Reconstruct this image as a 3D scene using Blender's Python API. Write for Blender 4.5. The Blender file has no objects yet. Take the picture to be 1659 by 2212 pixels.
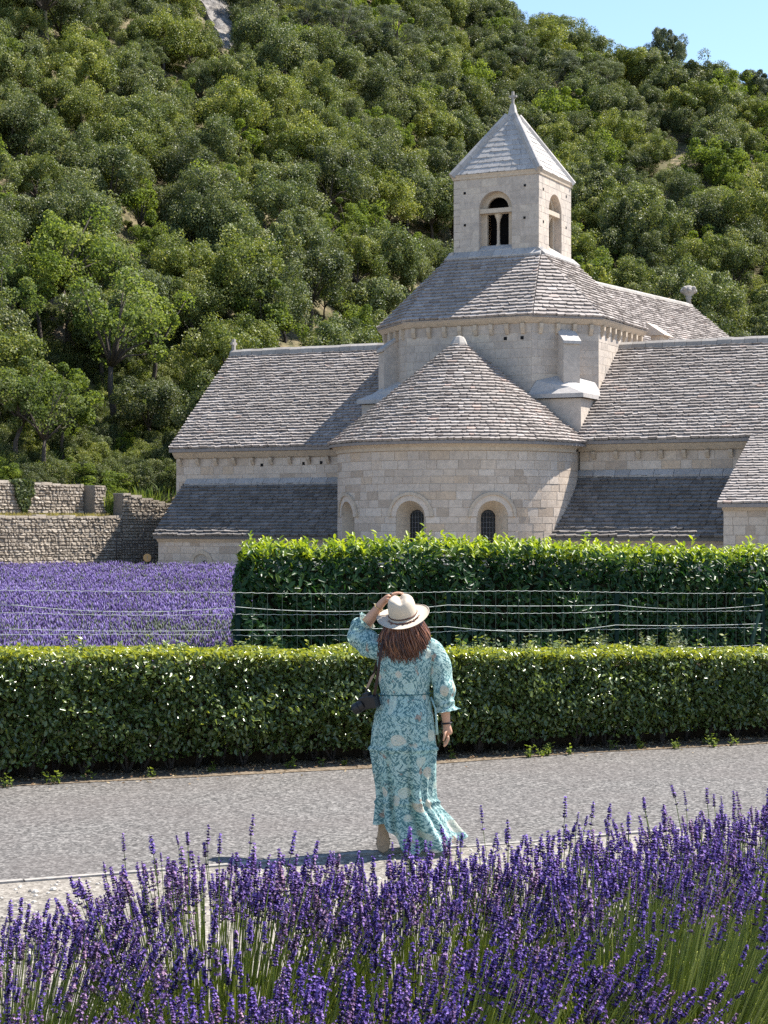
import bpy, bmesh, math, random
import numpy as np
from mathutils import Vector, Matrix, Euler, noise
from mathutils.geometry import tessellate_polygon

random.seed(7)
rng = np.random.default_rng(7)
R = math.radians
PI = math.pi
sc = bpy.context.scene
C = sc.collection

# ------------------------------------------------------------------ camera, sky, sun, exposure
CAM_Z = 2.17
F = 4000.0                    # focal length in units of a 1659 x 2212 picture
cam_d = bpy.data.cameras.new('camera_view')
cam = bpy.data.objects.new('camera_view', cam_d)
C.objects.link(cam)
cam_d.sensor_fit = 'VERTICAL'
cam_d.sensor_height = 36.0
cam_d.sensor_width = 27.0
cam_d.lens = 36.0 * F / 2212.0
cam_d.clip_start = 0.1
cam_d.clip_end = 4000
cam.location = (0, 0, CAM_Z)
cam.rotation_euler = (R(90) + math.atan(24 / F), 0, 0)
sc.camera = cam

SUN_EL = R(56)
SUN_H = Vector((0.91, 0.42)).normalized()
SUN = Vector((SUN_H.x * math.cos(SUN_EL), SUN_H.y * math.cos(SUN_EL), math.sin(SUN_EL)))
w = bpy.data.worlds.new('World')
sc.world = w
w.use_nodes = True
nt = w.node_tree
bg = nt.nodes['Background']
sky = nt.nodes.new('ShaderNodeTexSky')
sky.sky_type = 'NISHITA'
sky.sun_disc = False
sky.sun_elevation = SUN_EL
sky.sun_rotation = math.atan2(SUN_H.x, SUN_H.y)
sky.altitude = 300
sky.air_density = 1.0
sky.dust_density = 0.3
sky.ozone_density = 2.5
nt.links.new(sky.outputs[0], bg.inputs[0])
bg.inputs[1].default_value = 0.105
sd = bpy.data.lights.new('sun', 'SUN')
sd.energy = 5.0
sd.angle = R(0.53)
sd.color = (1.0, 0.95, 0.87)
so = bpy.data.objects.new('sun', sd)
C.objects.link(so)
so.rotation_euler = (-SUN).to_track_quat('-Z', 'Y').to_euler()
so.location = (40, 20, 60)
sc.view_settings.view_transform = 'Standard'
sc.view_settings.look = 'None'
sc.view_settings.exposure = 1.25
sc.view_settings.gamma = 1.0
sc.view_settings.use_curve_mapping = False
sc.render.engine = 'CYCLES'
sc.cycles.max_bounces = 6
sc.cycles.diffuse_bounces = 4
sc.cycles.glossy_bounces = 2
sc.cycles.transmission_bounces = 4
sc.cycles.transparent_max_bounces = 4
sc.cycles.sample_clamp_indirect = 6
sc.cycles.use_denoising = False
sc.cycles.caustics_reflective = False
sc.cycles.caustics_refractive = False


# ------------------------------------------------------------------ helpers
def at(x, y, d):
    """point at distance d seen at (x, y) of the 1659 x 2212 picture"""
    return Vector(((x - 829.5) / F * d, d, CAM_Z + (1130 - y) / F * d))


def proj(p):
    return 829.5 + p[0] / p[1] * F, 1130 - (p[2] - CAM_Z) / p[1] * F


def tag(o, label=None, cat=None, group=None, kind=None):
    if label: o['label'] = label
    if cat: o['category'] = cat
    if group: o['group'] = group
    if kind: o['kind'] = kind
    return o


def thing(name, label, cat, loc=(0, 0, 0), group=None, rz=0):
    o = bpy.data.objects.new(name, None)
    o.empty_display_size = 0.2
    C.objects.link(o)
    o.location = loc
    o.rotation_euler = (0, 0, rz)
    return tag(o, label, cat, group)


def link(name, me, mat=None, parent=None, kind=None, local=False):
    """local: mesh is in the parent's frame; otherwise it is in world space and the parent only translates"""
    o = bpy.data.objects.new(name, me)
    C.objects.link(o)
    if mat and not me.materials: me.materials.append(mat)
    if parent:
        o.parent = parent
        if not local and parent.type == 'EMPTY':
            o.matrix_parent_inverse = Matrix.Translation(-Vector(parent.location))
    if kind: o['kind'] = kind
    return o


def np_mesh(name, V, Fs, tint=None, smooth=False):
    """V (n,3); Fs (m,k) all the same k"""
    me = bpy.data.meshes.new(name)
    V = np.asarray(V, dtype=np.float32)
    Fs = np.asarray(Fs, dtype=np.int32)
    m, k = Fs.shape
    me.vertices.add(len(V))
    me.vertices.foreach_set('co', V.ravel())
    me.loops.add(m * k)
    me.loops.foreach_set('vertex_index', Fs.ravel())
    me.polygons.add(m)
    me.polygons.foreach_set('loop_start', np.arange(m, dtype=np.int32) * k)
    if smooth: me.polygons.foreach_set('use_smooth', np.ones(m, dtype=bool))
    if tint is not None:
        a = me.attributes.new('tint', 'FLOAT', 'FACE')
        a.data.foreach_set('value', np.asarray(tint, dtype=np.float32))
    me.update(calc_edges=True)
    me.validate()
    return me


class MB:
    """collects polygons with a tint per face"""
    def __init__(s):
        s.v = []; s.f = []; s.t = []; s.sm = []

    def add(s, vs, fs, tint=0.5, smooth=False):
        b = len(s.v)
        s.v.extend([tuple(p) for p in vs])
        s.f.extend([tuple(i + b for i in f) for f in fs])
        s.t.extend([tint] * len(fs)); s.sm.extend([smooth] * len(fs))

    def box(s, lo, hi, tint=0.5, M=None):
        x0, y0, z0 = lo; x1, y1, z1 = hi
        vs = [Vector(p) for p in ((x0, y0, z0), (x1, y0, z0), (x1, y1, z0), (x0, y1, z0), (x0, y0, z1), (x1, y0, z1), (x1, y1, z1), (x0, y1, z1))]
        if M: vs = [M @ p for p in vs]
        s.add(vs, [(0, 3, 2, 1), (4, 5, 6, 7), (0, 1, 5, 4), (1, 2, 6, 5), (2, 3, 7, 6), (3, 0, 4, 7)], tint)

    def prism(s, poly, z0, z1, tint=0.5):
        n = len(poly)
        vs = [(p[0], p[1], z0) for p in poly] + [(p[0], p[1], z1) for p in poly]
        s.add(vs, [tuple(range(n))[::-1], tuple(range(n, 2 * n))] + [(i, (i + 1) % n, n + (i + 1) % n, n + i) for i in range(n)], tint)

    def tube(s, pts, rad, n=6, tint=0.5, cap=True, smooth=True):
        pts = [Vector(p) for p in pts]
        if not hasattr(rad, '__len__'): rad = [rad] * len(pts)
        vs = []; fs = []
        up = Vector((0.13, 0.31, 1))
        prev = None
        for i, p in enumerate(pts):
            d = (pts[min(i + 1, len(pts) - 1)] - pts[max(i - 1, 0)])
            if d.length < 1e-9: d = Vector((0, 0, 1))
            d.normalize()
            if prev is None:
                a = d.cross(up if abs(d.z) < .9 else Vector((1, 0, 0))).normalized()
            else:
                a = (prev - d * prev.dot(d)).normalized()
            prev = a
            b = d.cross(a)
            for k in range(n):
                t = 2 * PI * k / n
                vs.append(p + (a * math.cos(t) + b * math.sin(t)) * rad[i])
        for i in range(len(pts) - 1):
            for k in range(n):
                k2 = (k + 1) % n
                fs.append((i * n + k, i * n + k2, (i + 1) * n + k2, (i + 1) * n + k))
        if cap:
            fs.append(tuple(range(n))[::-1]); fs.append(tuple(range((len(pts) - 1) * n, len(pts) * n)))
        s.add(vs, fs, tint, smooth)

    def lathe(s, prof, center=(0, 0, 0), n=16, tint=0.5, M=None, smooth=True):
        vs = []; fs = []
        c = Vector(center)
        for r, z in prof:
            for k in range(n):
                t = 2 * PI * k / n
                p = Vector((r * math.cos(t), r * math.sin(t), z))
                vs.append((M @ p if M else p) + c)
        for i in range(len(prof) - 1):
            for k in range(n):
                k2 = (k + 1) % n
                fs.append((i * n + k, i * n + k2, (i + 1) * n + k2, (i + 1) * n + k))
        fs.append(tuple(range(n))[::-1]); fs.append(tuple(range((len(prof) - 1) * n, len(prof) * n)))
        s.add(vs, fs, tint, smooth)

    def mesh(s, name, origin=None):
        me = bpy.data.meshes.new(name)
        v = s.v if origin is None else [(p[0] - origin[0], p[1] - origin[1], p[2] - origin[2]) for p in s.v]
        me.from_pydata(v, [], s.f)
        a = me.attributes.new('tint', 'FLOAT', 'FACE')
        a.data.foreach_set('value', np.array(s.t, dtype=np.float32))
        me.polygons.foreach_set('use_smooth', np.array(s.sm, dtype=bool))
        me.update()
        return me

    def build(s, name, mat, parent=None, kind=None, local=False):
        return link(name, s.mesh(name), mat, parent, kind, local)


# ------------------------------------------------------------------ materials
def new_mat(name):
    m = bpy.data.materials.new(name)
    m.use_nodes = True
    nt = m.node_tree
    return m, nt, nt.nodes['Principled BSDF'], nt.nodes['Material Output']


def N(nt, typ, **kw):
    n = nt.nodes.new(typ)
    for k, v in kw.items():
        if k.startswith('i_'):
            key = k[2:]
            n.inputs[int(key) if key.isdigit() else key].default_value = v
        else:
            setattr(n, k, v)
    return n


def ramp(nt, fac, stops, interp='LINEAR'):
    n = nt.nodes.new('ShaderNodeValToRGB')
    cr = n.color_ramp
    cr.interpolation = interp
    while len(cr.elements) > 1: cr.elements.remove(cr.elements[-1])
    cr.elements[0].position = stops[0][0]
    cr.elements[0].color = (*stops[0][1], 1)
    for p, c in stops[1:]:
        e = cr.elements.new(p); e.color = (*c, 1)
    nt.links.new(fac, n.inputs[0])
    return n.outputs[0]


def mixc(nt, fac, a, b, blend='MIX'):
    n = nt.nodes.new('ShaderNodeMix')
    n.data_type = 'RGBA'; n.blend_type = blend
    for sock, val in ((n.inputs[0], fac), (n.inputs[6], a), (n.inputs[7], b)):
        if hasattr(val, 'is_linked'): nt.links.new(val, sock)
        elif hasattr(val, '__len__'): sock.default_value = (*val, 1) if len(val) == 3 else val
        else: sock.default_value = val
    return n.outputs[2]


def math_n(nt, op, a, b=0.0):
    n = nt.nodes.new('ShaderNodeMath'); n.operation = op
    for sock, val in ((n.inputs[0], a), (n.inputs[1], b)):
        if hasattr(val, 'is_linked'): nt.links.new(val, sock)
        else: sock.default_value = val
    return n.outputs[0]


def world_pos(nt):
    return nt.nodes.new('ShaderNodeNewGeometry').outputs['Position']


def noise_n(nt, vec, scale, detail=4, rough=0.55, dist=0.0):
    n = nt.nodes.new('ShaderNodeTexNoise')
    n.inputs['Scale'].default_value = scale
    n.inputs['Detail'].default_value = detail
    n.inputs['Roughness'].default_value = rough
    n.inputs['Distortion'].default_value = dist
    if vec is not None: nt.links.new(vec, n.inputs['Vector'])
    return n.outputs['Fac']


def tint_n(nt):
    a = nt.nodes.new('ShaderNodeAttribute'); a.attribute_name = 'tint'
    return a.outputs['Fac']


def bump(nt, bsdf, height, strength, dist):
    b = nt.nodes.new('ShaderNodeBump')
    b.inputs['Strength'].default_value = strength
    b.inputs['Distance'].default_value = dist
    nt.links.new(height, b.inputs['Height'])
    nt.links.new(b.outputs[0], bsdf.inputs['Normal'])


def stone_mat(name, stops, stain=(0.30, 0.27, 0.24), stain_amt=0.45, sc1=0.5, sc2=9.0, bs=0.35, bd=0.02, rough=0.9, lichen=None):
    m, nt, b, out = new_mat(name)
    p = world_pos(nt)
    col = ramp(nt, tint_n(nt), stops)
    n1 = noise_n(nt, p, sc1, 6, 0.65)
    f1 = ramp(nt, n1, [(0.42, (0, 0, 0)), (0.68, (1, 1, 1))])
    col = mixc(nt, math_n(nt, 'MULTIPLY', f1, stain_amt), col, stain)
    n2 = noise_n(nt, p, sc2, 5, 0.7)
    f2 = ramp(nt, n2, [(0.3, (0.80, 0.80, 0.80)), (0.72, (1.14, 1.13, 1.12))])
    col = mixc(nt, 1.0, col, f2, 'MULTIPLY')
    if lichen:
        n3 = noise_n(nt, p, 3.1, 7, 0.75)
        f3 = ramp(nt, n3, [(0.60, (0, 0, 0)), (0.66, (1, 1, 1))])
        col = mixc(nt, math_n(nt, 'MULTIPLY', f3, lichen[1]), col, lichen[0])
    nt.links.new(col, b.inputs['Base Color'])
    b.inputs['Roughness'].default_value = rough
    b.inputs['Specular IOR Level'].default_value = 0.25
    n4 = noise_n(nt, p, sc2 * 2.2, 6, 0.7)
    bump(nt, b, n4, bs, bd)
    return m


def leaf_mat(name, stops, trans=0.35, rough=0.45, spec=0.35, var=0.25, tcol=None, patch=None):
    """leaf colour from the face's tint, a per-object shift, and light through the leaf"""
    m, nt, b, out = new_mat(name)
    col = ramp(nt, tint_n(nt), stops)
    oi = nt.nodes.new('ShaderNodeObjectInfo')
    f = ramp(nt, oi.outputs['Random'], [(0, (1 - var, 1 - var, 1 - var * .8)), (0.5, (1, 1, 1)), (1, (1 + var * 1.2, 1 + var, 1 - var))])
    col = mixc(nt, 1.0, col, f, 'MULTIPLY')
    if patch:
        n = noise_n(nt, world_pos(nt), patch[0], 3)
        f3 = ramp(nt, n, [(0.4, (0, 0, 0)), (0.62, (1, 1, 1))])
        col = mixc(nt, math_n(nt, 'MULTIPLY', f3, patch[2]), col, patch[1])
    nt.links.new(col, b.inputs['Base Color'])
    b.inputs['Roughness'].default_value = rough
    b.inputs['Specular IOR Level'].default_value = spec
    t = nt.nodes.new('ShaderNodeBsdfTranslucent')
    tc = mixc(nt, 1.0, col, tcol or (1.3, 1.3, 0.6), 'MULTIPLY')
    nt.links.new(tc, t.inputs['Color'])
    mx = nt.nodes.new('ShaderNodeMixShader')
    mx.inputs[0].default_value = trans
    nt.links.new(b.outputs[0], mx.inputs[1]); nt.links.new(t.outputs[0], mx.inputs[2])
    nt.links.new(mx.outputs[0], out.inputs[0])
    return m


def plain_mat(name, col, rough=0.6, spec=0.3, metal=0.0, nscale=30, namt=0.15):
    m, nt, b, out = new_mat(name)
    n = noise_n(nt, world_pos(nt), nscale, 4)
    f = ramp(nt, n, [(0.3, (1 - namt,) * 3), (0.7, (1 + namt,) * 3)])
    nt.links.new(mixc(nt, 1.0, col, f, 'MULTIPLY'), b.inputs['Base Color'])
    b.inputs['Roughness'].default_value = rough
    b.inputs['Specular IOR Level'].default_value = spec
    b.inputs['Metallic'].default_value = metal
    return m


M = {}
M['ashlar'] = stone_mat('ashlar', [(0, (0.44, 0.35, 0.27)), (0.3, (0.56, 0.46, 0.37)), (0.7, (0.63, 0.535, 0.445)), (1, (0.56, 0.43, 0.31))], (0.37, 0.31, 0.26), 0.5, 0.45, 7)
M['mortar'] = stone_mat('mortar', [(0, (0.45, 0.38, 0.31)), (1, (0.45, 0.38, 0.31))], (0.33, 0.29, 0.25), 0.4, 0.6, 8)
M['tower_stone'] = stone_mat('tower_stone', [(0, (0.44, 0.375, 0.315)), (0.5, (0.53, 0.455, 0.385)), (1, (0.56, 0.48, 0.395))], (0.34, 0.31, 0.285), 0.55, 0.7, 6)
M['trim_stone'] = stone_mat('trim_stone', [(0, (0.50, 0.40, 0.30)), (1, (0.55, 0.46, 0.36))], (0.36, 0.30, 0.24), 0.35, 0.8, 8)
M['cap_stone'] = stone_mat('cap_stone', [(0, (0.29, 0.265, 0.24)), (1, (0.40, 0.37, 0.335))], (0.27, 0.25, 0.235), 0.5, 1.2, 8, lichen=((0.22, 0.21, 0.19), 0.5))
M['shingle'] = stone_mat('shingle', [(0, (0.22, 0.19, 0.175)), (0.3, (0.30, 0.265, 0.245)), (0.7, (0.375, 0.335, 0.31)), (0.93, (0.43, 0.39, 0.365)), (1, (0.40, 0.31, 0.27))], (0.23, 0.205, 0.185), 0.45, 0.55, 6, 0.5, 0.02, lichen=((0.14, 0.13, 0.11), 0.45))
M['dark_shingle'] = stone_mat('dark_shingle', [(0, (0.13, 0.115, 0.105)), (0.3, (0.18, 0.163, 0.15)), (0.7, (0.235, 0.213, 0.197)), (0.93, (0.29, 0.265, 0.25)), (1, (0.26, 0.21, 0.18))], (0.15, 0.138, 0.125), 0.5, 0.55, 6, 0.5, 0.02, lichen=((0.10, 0.097, 0.085), 0.5))  # shingle stone in a darker colour, for the side chapel roofs
M['slab'] = stone_mat('slab', [(0, (0.33, 0.31, 0.295)), (1, (0.47, 0.44, 0.415))], (0.33, 0.31, 0.29), 0.5, 1.0, 7, lichen=((0.24, 0.23, 0.21), 0.45))
M['rubble'] = stone_mat('rubble', [(0, (0.24, 0.20, 0.16)), (0.4, (0.37, 0.315, 0.255)), (0.8, (0.45, 0.39, 0.32)), (1, (0.52, 0.46, 0.39))], (0.25, 0.22, 0.19), 0.45, 0.8, 7, 0.6, 0.03)
M['rubble_bed'] = stone_mat('rubble_bed', [(0, (0.22, 0.19, 0.155)), (1, (0.22, 0.19, 0.155))], (0.15, 0.13, 0.11), 0.5, 1.0, 8)
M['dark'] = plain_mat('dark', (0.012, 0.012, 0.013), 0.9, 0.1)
M['glass'] = plain_mat('glass', (0.010, 0.011, 0.014), 0.35, 0.2)
M['lead'] = plain_mat('lead', (0.22, 0.22, 0.23), 0.5, 0.4)
M['iron'] = plain_mat('iron', (0.02, 0.02, 0.022), 0.55, 0.4)
M['bark'] = stone_mat('bark', [(0, (0.07, 0.055, 0.045)), (1, (0.12, 0.10, 0.085))], (0.05, 0.045, 0.04), 0.5, 1.5, 14, 0.8, 0.04)
M['twig'] = plain_mat('twig', (0.055, 0.04, 0.028), 0.9, 0.1)
M['oak'] = leaf_mat('oak_leaves', [(0, (0.045, 0.067, 0.026)), (0.45, (0.108, 0.14, 0.052)), (0.8, (0.20, 0.22, 0.09)), (1, (0.32, 0.32, 0.19))], 0.34, 0.5, 0.25, 0.30)
M['lime'] = leaf_mat('bright_leaves', [(0, (0.08, 0.12, 0.025)), (0.5, (0.14, 0.19, 0.04)), (1, (0.22, 0.26, 0.06))], 0.46, 0.6, 0.15, 0.2)
M['light_oak'] = leaf_mat('light_oak_leaves', [(0, (0.06, 0.095, 0.03)), (0.5, (0.135, 0.18, 0.055)), (0.85, (0.20, 0.24, 0.085)), (1, (0.27, 0.29, 0.15))], 0.45, 0.6, 0.15, 0.2)
M['pine'] = leaf_mat('pine_needles', [(0, (0.06, 0.08, 0.045)), (0.5, (0.12, 0.145, 0.085)), (1, (0.18, 0.20, 0.13))], 0.25, 0.6, 0.2, 0.15)
M['dry'] = leaf_mat('dry_grass', [(0, (0.16, 0.16, 0.05)), (0.5, (0.27, 0.24, 0.09)), (1, (0.36, 0.31, 0.14))], 0.4, 0.7, 0.1, 0.1)
M['grass'] = leaf_mat('green_grass', [(0, (0.07, 0.12, 0.03)), (0.5, (0.14, 0.19, 0.05)), (1, (0.25, 0.25, 0.09))], 0.4, 0.6, 0.2, 0.1)
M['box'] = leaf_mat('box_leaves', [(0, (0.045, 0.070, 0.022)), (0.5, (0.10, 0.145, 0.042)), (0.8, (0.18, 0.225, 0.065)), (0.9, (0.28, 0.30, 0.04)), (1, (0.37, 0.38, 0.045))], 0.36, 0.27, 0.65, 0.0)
M['laurel'] = leaf_mat('laurel_leaves', [(0, (0.014, 0.042, 0.016)), (0.45, (0.026, 0.075, 0.02)), (0.7, (0.15, 0.22, 0.025)), (1, (0.36, 0.42, 0.035))], 0.40, 0.36, 0.3, 0.06)
M['stem'] = leaf_mat('lavender_stems', [(0, (0.13, 0.17, 0.045)), (0.5, (0.26, 0.31, 0.09)), (1, (0.46, 0.48, 0.22))], 0.45, 0.5, 0.3, 0.08)
M['calyx'] = leaf_mat('lavender_calyx', [(0, (0.028, 0.020, 0.050)), (0.5, (0.058, 0.036, 0.12)), (0.8, (0.13, 0.075, 0.30)), (1, (0.32, 0.21, 0.58))], 0.22, 0.7, 0.15, 0.36, (1.0, 0.8, 1.4))
M['field'] = leaf_mat('lavender_field_leaves', [(0, (0.08, 0.11, 0.06)), (0.3, (0.20, 0.23, 0.15)), (0.34, (0.095, 0.065, 0.18)), (0.7, (0.195, 0.14, 0.36)), (1, (0.38, 0.31, 0.58))], 0.3, 0.7, 0.15, 0.0, (1.0, 0.9, 1.2))


def ground_mat(name, stops, scale, speck, bs=0.5, bd=0.02, blotch=((0.5, 0.45, 0.4), 0.3)):
    m, nt, b, out = new_mat(name)
    p = world_pos(nt)
    n1 = noise_n(nt, p, scale, 3, 0.6)
    v = nt.nodes.new('ShaderNodeTexVoronoi'); v.inputs['Scale'].default_value = scale * 1.1
    nt.links.new(p, v.inputs['Vector'])
    sepc = nt.nodes.new('ShaderNodeSeparateColor'); nt.links.new(v.outputs['Color'], sepc.inputs[0])
    f = math_n(nt, 'ADD', math_n(nt, 'MULTIPLY', sepc.outputs[0], speck), math_n(nt, 'MULTIPLY', n1, 1 - speck))
    col = ramp(nt, f, stops)
    nb = noise_n(nt, p, 0.7, 5, 0.6)
    fb = ramp(nt, nb, [(0.38, (0, 0, 0)), (0.65, (1, 1, 1))])
    col = mixc(nt, math_n(nt, 'MULTIPLY', fb, blotch[1]), col, blotch[0])
    nt.links.new(col, b.inputs['Base Color'])
    b.inputs['Roughness'].default_value = 0.92
    b.inputs['Specular IOR Level'].default_value = 0.15
    bump(nt, b, f, bs, bd)
    return m


M['road'] = ground_mat('road', [(0.12, (0.028, 0.026, 0.025)), (0.36, (0.082, 0.078, 0.073)), (0.62, (0.158, 0.149, 0.139)), (0.92, (0.34, 0.32, 0.295))], 46, 0.55, 0.8, 0.014, ((0.125, 0.108, 0.10), 0.4))
M['gravel'] = ground_mat('gravel', [(0.1, (0.06, 0.053, 0.045)), (0.4, (0.155, 0.14, 0.12)), (0.7, (0.25, 0.228, 0.198)), (0.95, (0.42, 0.39, 0.345))], 40, 0.6, 0.8, 0.03, ((0.42, 0.37, 0.31), 0.3))
M['soil'] = ground_mat('soil', [(0.1, (0.06, 0.045, 0.03)), (0.5, (0.15, 0.115, 0.08)), (0.9, (0.28, 0.23, 0.17))], 26, 0.5, 0.9, 0.04, ((0.2, 0.16, 0.11), 0.3))
M['litter'] = ground_mat('forest_floor', [(0.2, (0.05, 0.045, 0.025)), (0.5, (0.13, 0.105, 0.06)), (0.85, (0.30, 0.23, 0.15))], 2.2, 0.45, 0.9, 0.15, ((0.09, 0.10, 0.04), 0.6))
M['scree'] = ground_mat('scree', [(0.15, (0.08, 0.073, 0.066)), (0.45, (0.19, 0.175, 0.16)), (0.85, (0.30, 0.28, 0.26))], 2.4, 0.55, 1.0, 0.3, ((0.38, 0.34, 0.29), 0.35))
M['kerb'] = ground_mat('edging', [(0.2, (0.17, 0.155, 0.14)), (0.8, (0.33, 0.31, 0.28))], 30, 0.4, 0.4, 0.01)

# ------------------------------------------------------------------ the ground, the road, the hill
# road direction: it runs away to the right
RD = Vector((0.915, 0.403)).normalized()
RN = Vector((-RD.y, RD.x))
ROAD_A = Vector((-0.25, 12.10))      # a point of the near edge
ROAD_W = 4.05                        # to the foot of the hedge


def road_pt(s, t, z=0.0):
    p = ROAD_A + RD * s + RN * t
    return Vector((p.x, p.y, z))


def grid_mesh(name, xs, ys, zf, mat, kind='structure', smooth=True):
    X, Y = np.meshgrid(xs, ys)
    V = np.array([[x, y, zf(x, y)] for x, y in zip(X.ravel(), Y.ravel())])
    nx, ny = len(xs), len(ys)
    i = np.arange(nx * ny).reshape(ny, nx)
    Fs = np.stack([i[:-1, :-1], i[:-1, 1:], i[1:, 1:], i[1:, :-1]], -1).reshape(-1, 4)
    return link(name, np_mesh(name, V, Fs, smooth=smooth), mat, None, kind)


g = MB(); g.add([(-900, -60, 0), (900, -60, 0), (900, 1500, 0), (-900, 1500, 0)], [(0, 1, 2, 3)])
tag(g.build('ground', M['gravel']), 'pale gravel and soil ground around the road and the church', None, None, 'structure')
g = MB()
SR = np.linspace(-30, 40, 36)
g.add([road_pt(s, 0.0, .004) for s in SR] + [road_pt(s, ROAD_W, .004) for s in SR],
      [(i, i + 1, 36 + i + 1, 36 + i) for i in range(35)])
tag(g.build('road', M['road']), 'sunlit grey gravelly lane running past the clipped hedge', None, None, 'structure')
g = MB()                                                       # flush concrete edging along the near side
s = -14.0
while s < 20:
    L = random.uniform(.9, 1.1)
    o1, o2 = random.uniform(-.006, .006), random.uniform(-.006, .006)
    a, b_, c, d = road_pt(s, -.05 + o1), road_pt(s + L - .012, -.05 + o2), road_pt(s + L - .012, .005 + o2), road_pt(s, .005 + o1)
    zt = .010 + random.uniform(-.004, .006)
    vs = [Vector((p.x, p.y, -.05)) for p in (a, b_, c, d)] + [Vector((p.x, p.y, zt)) for p in (a, b_, c, d)]
    g.add(vs, [(4, 5, 6, 7), (0, 1, 5, 4), (1, 2, 6, 5), (2, 3, 7, 6), (3, 0, 4, 7)], random.random())
    s += L
tag(g.build('edging_strip', M['kerb']), 'thin pale concrete edging on the near side of the lane', None, None, 'structure')
# soil strip under the hedge with leaf litter
g = MB()
g.add([road_pt(s, ROAD_W - .12 + .07 * math.sin(s * 2.1) + .05 * math.sin(s * 5.3), .009) for s in SR] + [road_pt(s, ROAD_W + 1.6, .009) for s in SR],
      [(i, i + 1, 36 + i + 1, 36 + i) for i in range(35)])
tag(g.build('hedge_bed', M['soil']), 'brown earth strip under the clipped hedge', None, None, 'structure')


def bed_z(x, y):
    f = 1 - min(max((y - 6.9 - 0.32 * x) / 3.0, 0), 1)
    f = f * f * (3 - 2 * f)
    return 0.50 * f - 0.03 + 0.02 * noise.noise(Vector((x * 2, y * 2, 0)))


grid_mesh('lavender_bed', np.linspace(-7, 9, 65), np.linspace(-6, 12.2, 74), bed_z, M['gravel'])['label'] = 'raised pale gravelly bed the front lavender grows in'


def sstep(a, b, x):
    t = min(max((x - a) / (b - a), 0), 1)
    return t * t * (3 - 2 * t)


def smin(a, b, k):
    h = min(max(0.5 + 0.5 * (b - a) / k, 0), 1)
    return b * (1 - h) + a * h - k * h * (1 - h)


def hill_foot(x):
    if x < -12.8: return max(86.3 + 0.84 * (x + 12.8), 70)
    return 86.3 + 16.5 * sstep(-12.8, 14, x)


def hill_z(x, y):
    f = hill_foot(x)
    d = y - f
    base = 3.3 - 3.0 * sstep(-8, 6, x)
    z = (base + 1.0) * sstep(-2, 0.5, d) - 1.0
    d = max(d, 0)
    z += 0.42 * d + 0.10 * max(d - 12, 0) + 1.0 * noise.noise(Vector((x * .05, y * .05, 3))) * sstep(4, 25, d) + 1.2 * noise.noise(Vector((x * .02, y * .02, 7))) * sstep(10, 50, d)
    crest = 64.0 - 0.47 * x if x > 24 else min(52.7 + .85 * (24 - x), 76)
    return smin(z, crest, 6.0)


grid_mesh('hill', np.linspace(-150, 170, 129), np.linspace(66, 420, 150), hill_z, M['litter'])['label'] = 'steep wooded hillside rising behind the abbey'

# ------------------------------------------------------------------ the abbey church: its own frame
TH = R(26)
AX = Vector((3.05, 75.0))
U = Vector((math.cos(TH), -math.sin(TH)))
W = Vector((math.sin(TH), math.cos(TH)))


def L3(u, w_, z):
    p = AX + U * u + W * w_
    return Vector((p.x, p.y, z))


church = thing('abbey_church', 'pale stone abbey church with stone-slab roofs, round apse and square bell tower', 'church', (AX.x, AX.y, 0))
HALF = 4.88          # crossing half width
WC = 5.8            # crossing centre
CH = 2.1            # chamfer leg
ZE = 10.55          # drum eave
ZT = 13.45          # tower base


class Pieces:
    """pieces that can be picked apart: kept singly, the largest become parts and the rest one joined part"""
    def __init__(s, parent, single, rest, mat):
        s.parent, s.single, s.rest, s.mat = parent, single, rest, mat
        s.p = []

    def add(s, vs, fs, tint, area, keep=True):
        c = sum((Vector(v) for v in vs), Vector()) / len(vs)
        x, y = proj(c)
        sc_ = area * (F / c.y) ** 2
        if not keep or x < 5 or x > 1654 or y > 1165: sc_ *= 1e-6
        s.p.append((vs, fs, tint, sc_, c))


def finish(sets, limit):
    allsc = sorted((p[3] for st in sets for p in st.p), reverse=True)
    cut = allsc[limit] if len(allsc) > limit else -1
    for st in sets:
        mb = MB()
        for vs, fs, tint, s_, c in st.p:
            if s_ > cut and s_ > 1e-3:
                me = bpy.data.meshes.new(st.single)
                me.from_pydata([tuple(Vector(v) - c) for v in vs], [], fs)
                a = me.attributes.new('tint', 'FLOAT', 'FACE')
                a.data.foreach_set('value', np.full(len(fs), tint, dtype=np.float32))
                o = link(st.single, me, st.mat, st.parent, local=st.parent.type != 'EMPTY')
                o.location = c
            else:
                mb.add(vs, fs, tint)
        if mb.f: mb.build(st.rest, st.mat, st.parent, 'stuff')


shingle_sets = []; block_sets = []


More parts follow.
